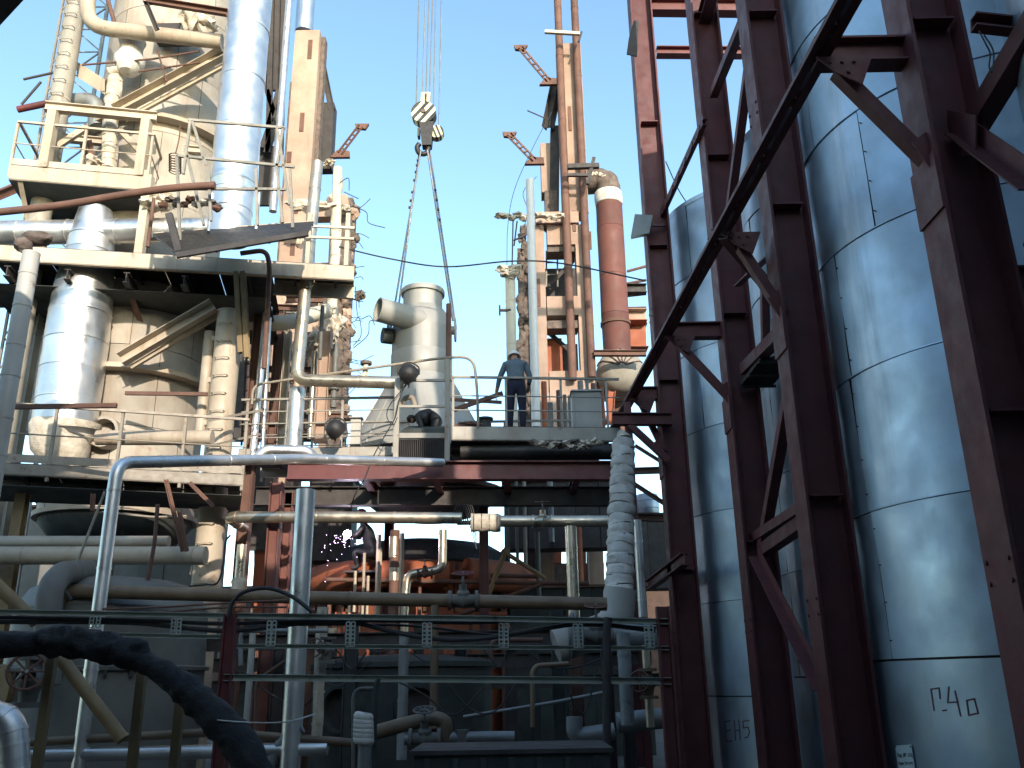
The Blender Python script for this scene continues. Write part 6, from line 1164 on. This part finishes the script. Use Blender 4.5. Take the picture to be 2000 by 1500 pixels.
for i, (a, b, Y_, r_, m_) in enumerate((((985, 960), (1000, 1180), 22.2, 0.05, 'drab'), ((1008, 940), (1012, 1150), 22.2, 0.04, 'drab'), ((1022, 940), (1030, 1190), 22.1, 0.05, 'rail'), ((1075, 935), (1077, 1060), 21.6, 0.07, 'grey_pipe'), ((1050, 1040), (1052, 1180), 21.2, 0.06, 'drab'), ((1130, 1020), (1133, 1200), 22.3, 0.1, 'orange'))):
    q = vp((a[0] + b[0]) / 2, a[1], b[1], Y_); pipe('upright_pipe', ('thin drab pipe at the edge of the added dark casing', 'second thin drab pipe on the added dark casing', 'pale thin pipe on the added dark casing', 'short grey pipe hanging in front of the added dark casing', 'drab pipe below the added dark casing', 'orange rusted pipe beside the gleaming upright pipe')[i], 'pipe', q, r_, m_, bands=0.6)

# valves, gauges and small lines packed among the pipes
def valve(lab, px_, py_, Y_, s=1.0, m='drab', wheel='redbright', axis=V((1, 0, 0)), up=V((0, -0.3, 1))):
    c = P(px_, py_, Y_); t = thing('gate_valve', lab, 'valve', c); up = up.normalized()
    MB().lathe([(0.01, -0.16 * s), (0.06 * s, -0.15 * s), (0.07 * s, -0.08 * s), (0.11 * s, 0), (0.07 * s, 0.08 * s), (0.06 * s, 0.15 * s), (0.01, 0.16 * s)], c, 18, axis).build('body', m, t)
    for q in (-1, 1): MB().tube([c + axis * q * 0.15 * s, c + axis * q * 0.19 * s], 0.12 * s, 16).build('flange', m, t)
    MB().lathe([(0.08 * s, 0.0), (0.08 * s, 0.10 * s), (0.05 * s, 0.13 * s), (0.05 * s, 0.2 * s)], c, 14, up).build('bonnet', m, t)
    MB().tube([c + up * 0.2 * s, c + up * 0.36 * s], 0.014 * s, 8).build('spindle', 'grey_pipe', t)
    hw = MB().lathe([(0.115 * s, 0.0), (0.127 * s, 0.012), (0.14 * s, 0.0), (0.127 * s, -0.012), (0.115 * s, 0.0)], c + up * 0.34 * s, 22, up).build('hand_wheel', wheel, t)
    d_, s_, u_ = basis(up)
    for k in range(4): a = k * math.pi / 4; e = (s_ * math.cos(a) + u_ * math.sin(a)) * 0.12 * s; MB().tube([c + up * 0.34 * s - e, c + up * 0.34 * s + e], 0.008 * s, 6).build('spoke', wheel, hw)
valve('gate valve with red wheel on the dull brown pipe before the drum', 905, 1172, 12.75, 1.1)
valve('grey gate valve on the low pipe beside the steel bin', 830, 1443, 11.3, 1.0, 'drab', 'drab')
valve('gate valve with rusty wheel under the white wrapped pipe', 1165, 1240, 12.9, 1.2, 'drab', 'rust')
valve('gate valve on the upright pipe in front of the furnace panels', 640, 1270, 12.4, 0.9, 'drab', 'rust', V((0, 0, 1)), V((-0.4, -1, 0.1)))
valve('gate valve on the thin dull pipe next to the red trestle foot', 1266, 1335, 11.0, 0.9, 'brown_pipe', 'rust', V((0, 0, 1)), V((-0.5, -1, 0.1)))
valve('large shaded valve beside the squat vessel manhole', 60, 1330, 10.6, 1.5, 'drab', 'rust', V((0, 0, 1)), V((0.4, -1, 0.2)))
valve('gate valve with rusty wheel on the level warm pipe', 1060, 1018, 15.85, 1.0, 'alu_warm', 'rust', V((1, 0, 0)), V((0, -0.2, 1)))
valve('small valve on the S bend pipe before the black dome', 830, 1121, 17.9, 0.8, 'rust', 'rust')
for i, (pts, Y_, r_, m_) in enumerate((([(470, 1300), (470, 1232), (640, 1232)], 12.2, 0.03, 'grey_pipe'), ([(690, 1500), (690, 1345), (735, 1345)], 10.6, 0.022, 'drab'), ([(730, 1500), (733, 1340), (740, 1325)], 9.6, 0.025, 'darkgreen'), ([(1040, 1420), (1040, 1300), (1110, 1296)], 12, 0.03, 'brown_pipe'), ([(905, 1400), (1080, 1372), (1180, 1352)], 12.5, 0.022, 'grey_pipe'), ([(1185, 1500), (1185, 1230), (1188, 1206)], 9.9, 0.045, 'dark'), ([(500, 1470), (500, 1330), (560, 1290)], 12.4, 0.028, 'rust'), ([(960, 1290), (960, 1250), (1060, 1250)], 14, 0.035, 'rust'), ([(150, 1100), (205, 960)], 13.4, 0.02, 'rail'), ([(285, 1150), (302, 1060), (308, 985)], 13.6, 0.03, 'rust'), ([(140, 1172), (110, 1135)], 12.4, 0.025, 'dark'), ([(200, 1000), (300, 1010), (365, 1008)], 14.8, 0.018, 'rail'))):
    pipe('small_line', ('thin grey line with a corner above the tray behind the red post', 'thin drab line standing beside the rag wrapped stub', 'dark green thin rail standing before the drum vessel', 'brown thin line in the shade near the added dark casing', 'slanting thin grey line low in the shade', 'dark round post at the steel bin end', 'thin rusty line bent near the stout silver pipe', 'rusty thin line under the ring duct', 'leaning pale strut between the thick beige pipe and the low walkway', 'leaning rusty strut in front of the squat vessel lid', 'short dark bar at the elbow of the dull brown pipe', 'thin level bar in front of the reactor foot')[i], 'pipe', [P(x, y, Y_) for x, y in pts], r_, m_, rad=0.12, n=10)
rs5 = random.Random(5)
for i in range(10):
    x0_ = 470 + i * 78 + rs5.uniform(-20, 20); Y_ = rs5.uniform(11, 14); y0_ = rs5.uniform(1240, 1330); x1_ = x0_ + rs5.uniform(60, 190)
    wire('slack_cable', 'slack black cable hanging in the shade below the tray', [P(x0_, y0_, Y_), P((x0_ * 2 + x1_) / 3, y0_ + rs5.uniform(15, 60), Y_), P((x0_ + 2 * x1_) / 3, y0_ + rs5.uniform(15, 70), Y_), P(x1_, y0_ + rs5.uniform(-25, 50), Y_)], 0.012, 'cable', 'cable', 'slack cables below the tray')

gd = thing('silver_drum', 'small silver drum standing in the gap beside the red column', 'drum', P(1266, 1005, 21))
c = P(1266, 1005, 21); MB().lathe([(0.01, 0), (0.26, 0.0), (0.27, 0.02), (0.27, 0.42), (0.24, 0.47), (0.01, 0.5)], c, 28).build('shell', 'galv', gd)
for z_ in (0.12, 0.3): MB().lathe([(0.27, z_), (0.28, z_ + 0.01), (0.27, z_ + 0.02)], c, 28).build('hoop', 'galv', gd)
MB().box(c - V((0, 0, 0.05)), 0.9, 0.6, 0.08).build('shelf', 'dark', gd)
for i, (a, b, w_) in enumerate((((1238, 945), (1300, 985), 0.09), ((1236, 920), (1300, 918), 0.14), ((1236, 1010), (1305, 1012), 0.16), ((1240, 870), (1296, 905), 0.07))):
    tag(MB().ibeam(P(*a, 20), P(*b, 20), w_, w_).build('back_beam', 'rust'), ('sloping rusty bar above the small silver drum', 'level rusty beam over the small silver drum', 'level rusty beam carrying the small silver drum', 'thin sloping bar behind the runway end')[i], 'beam')
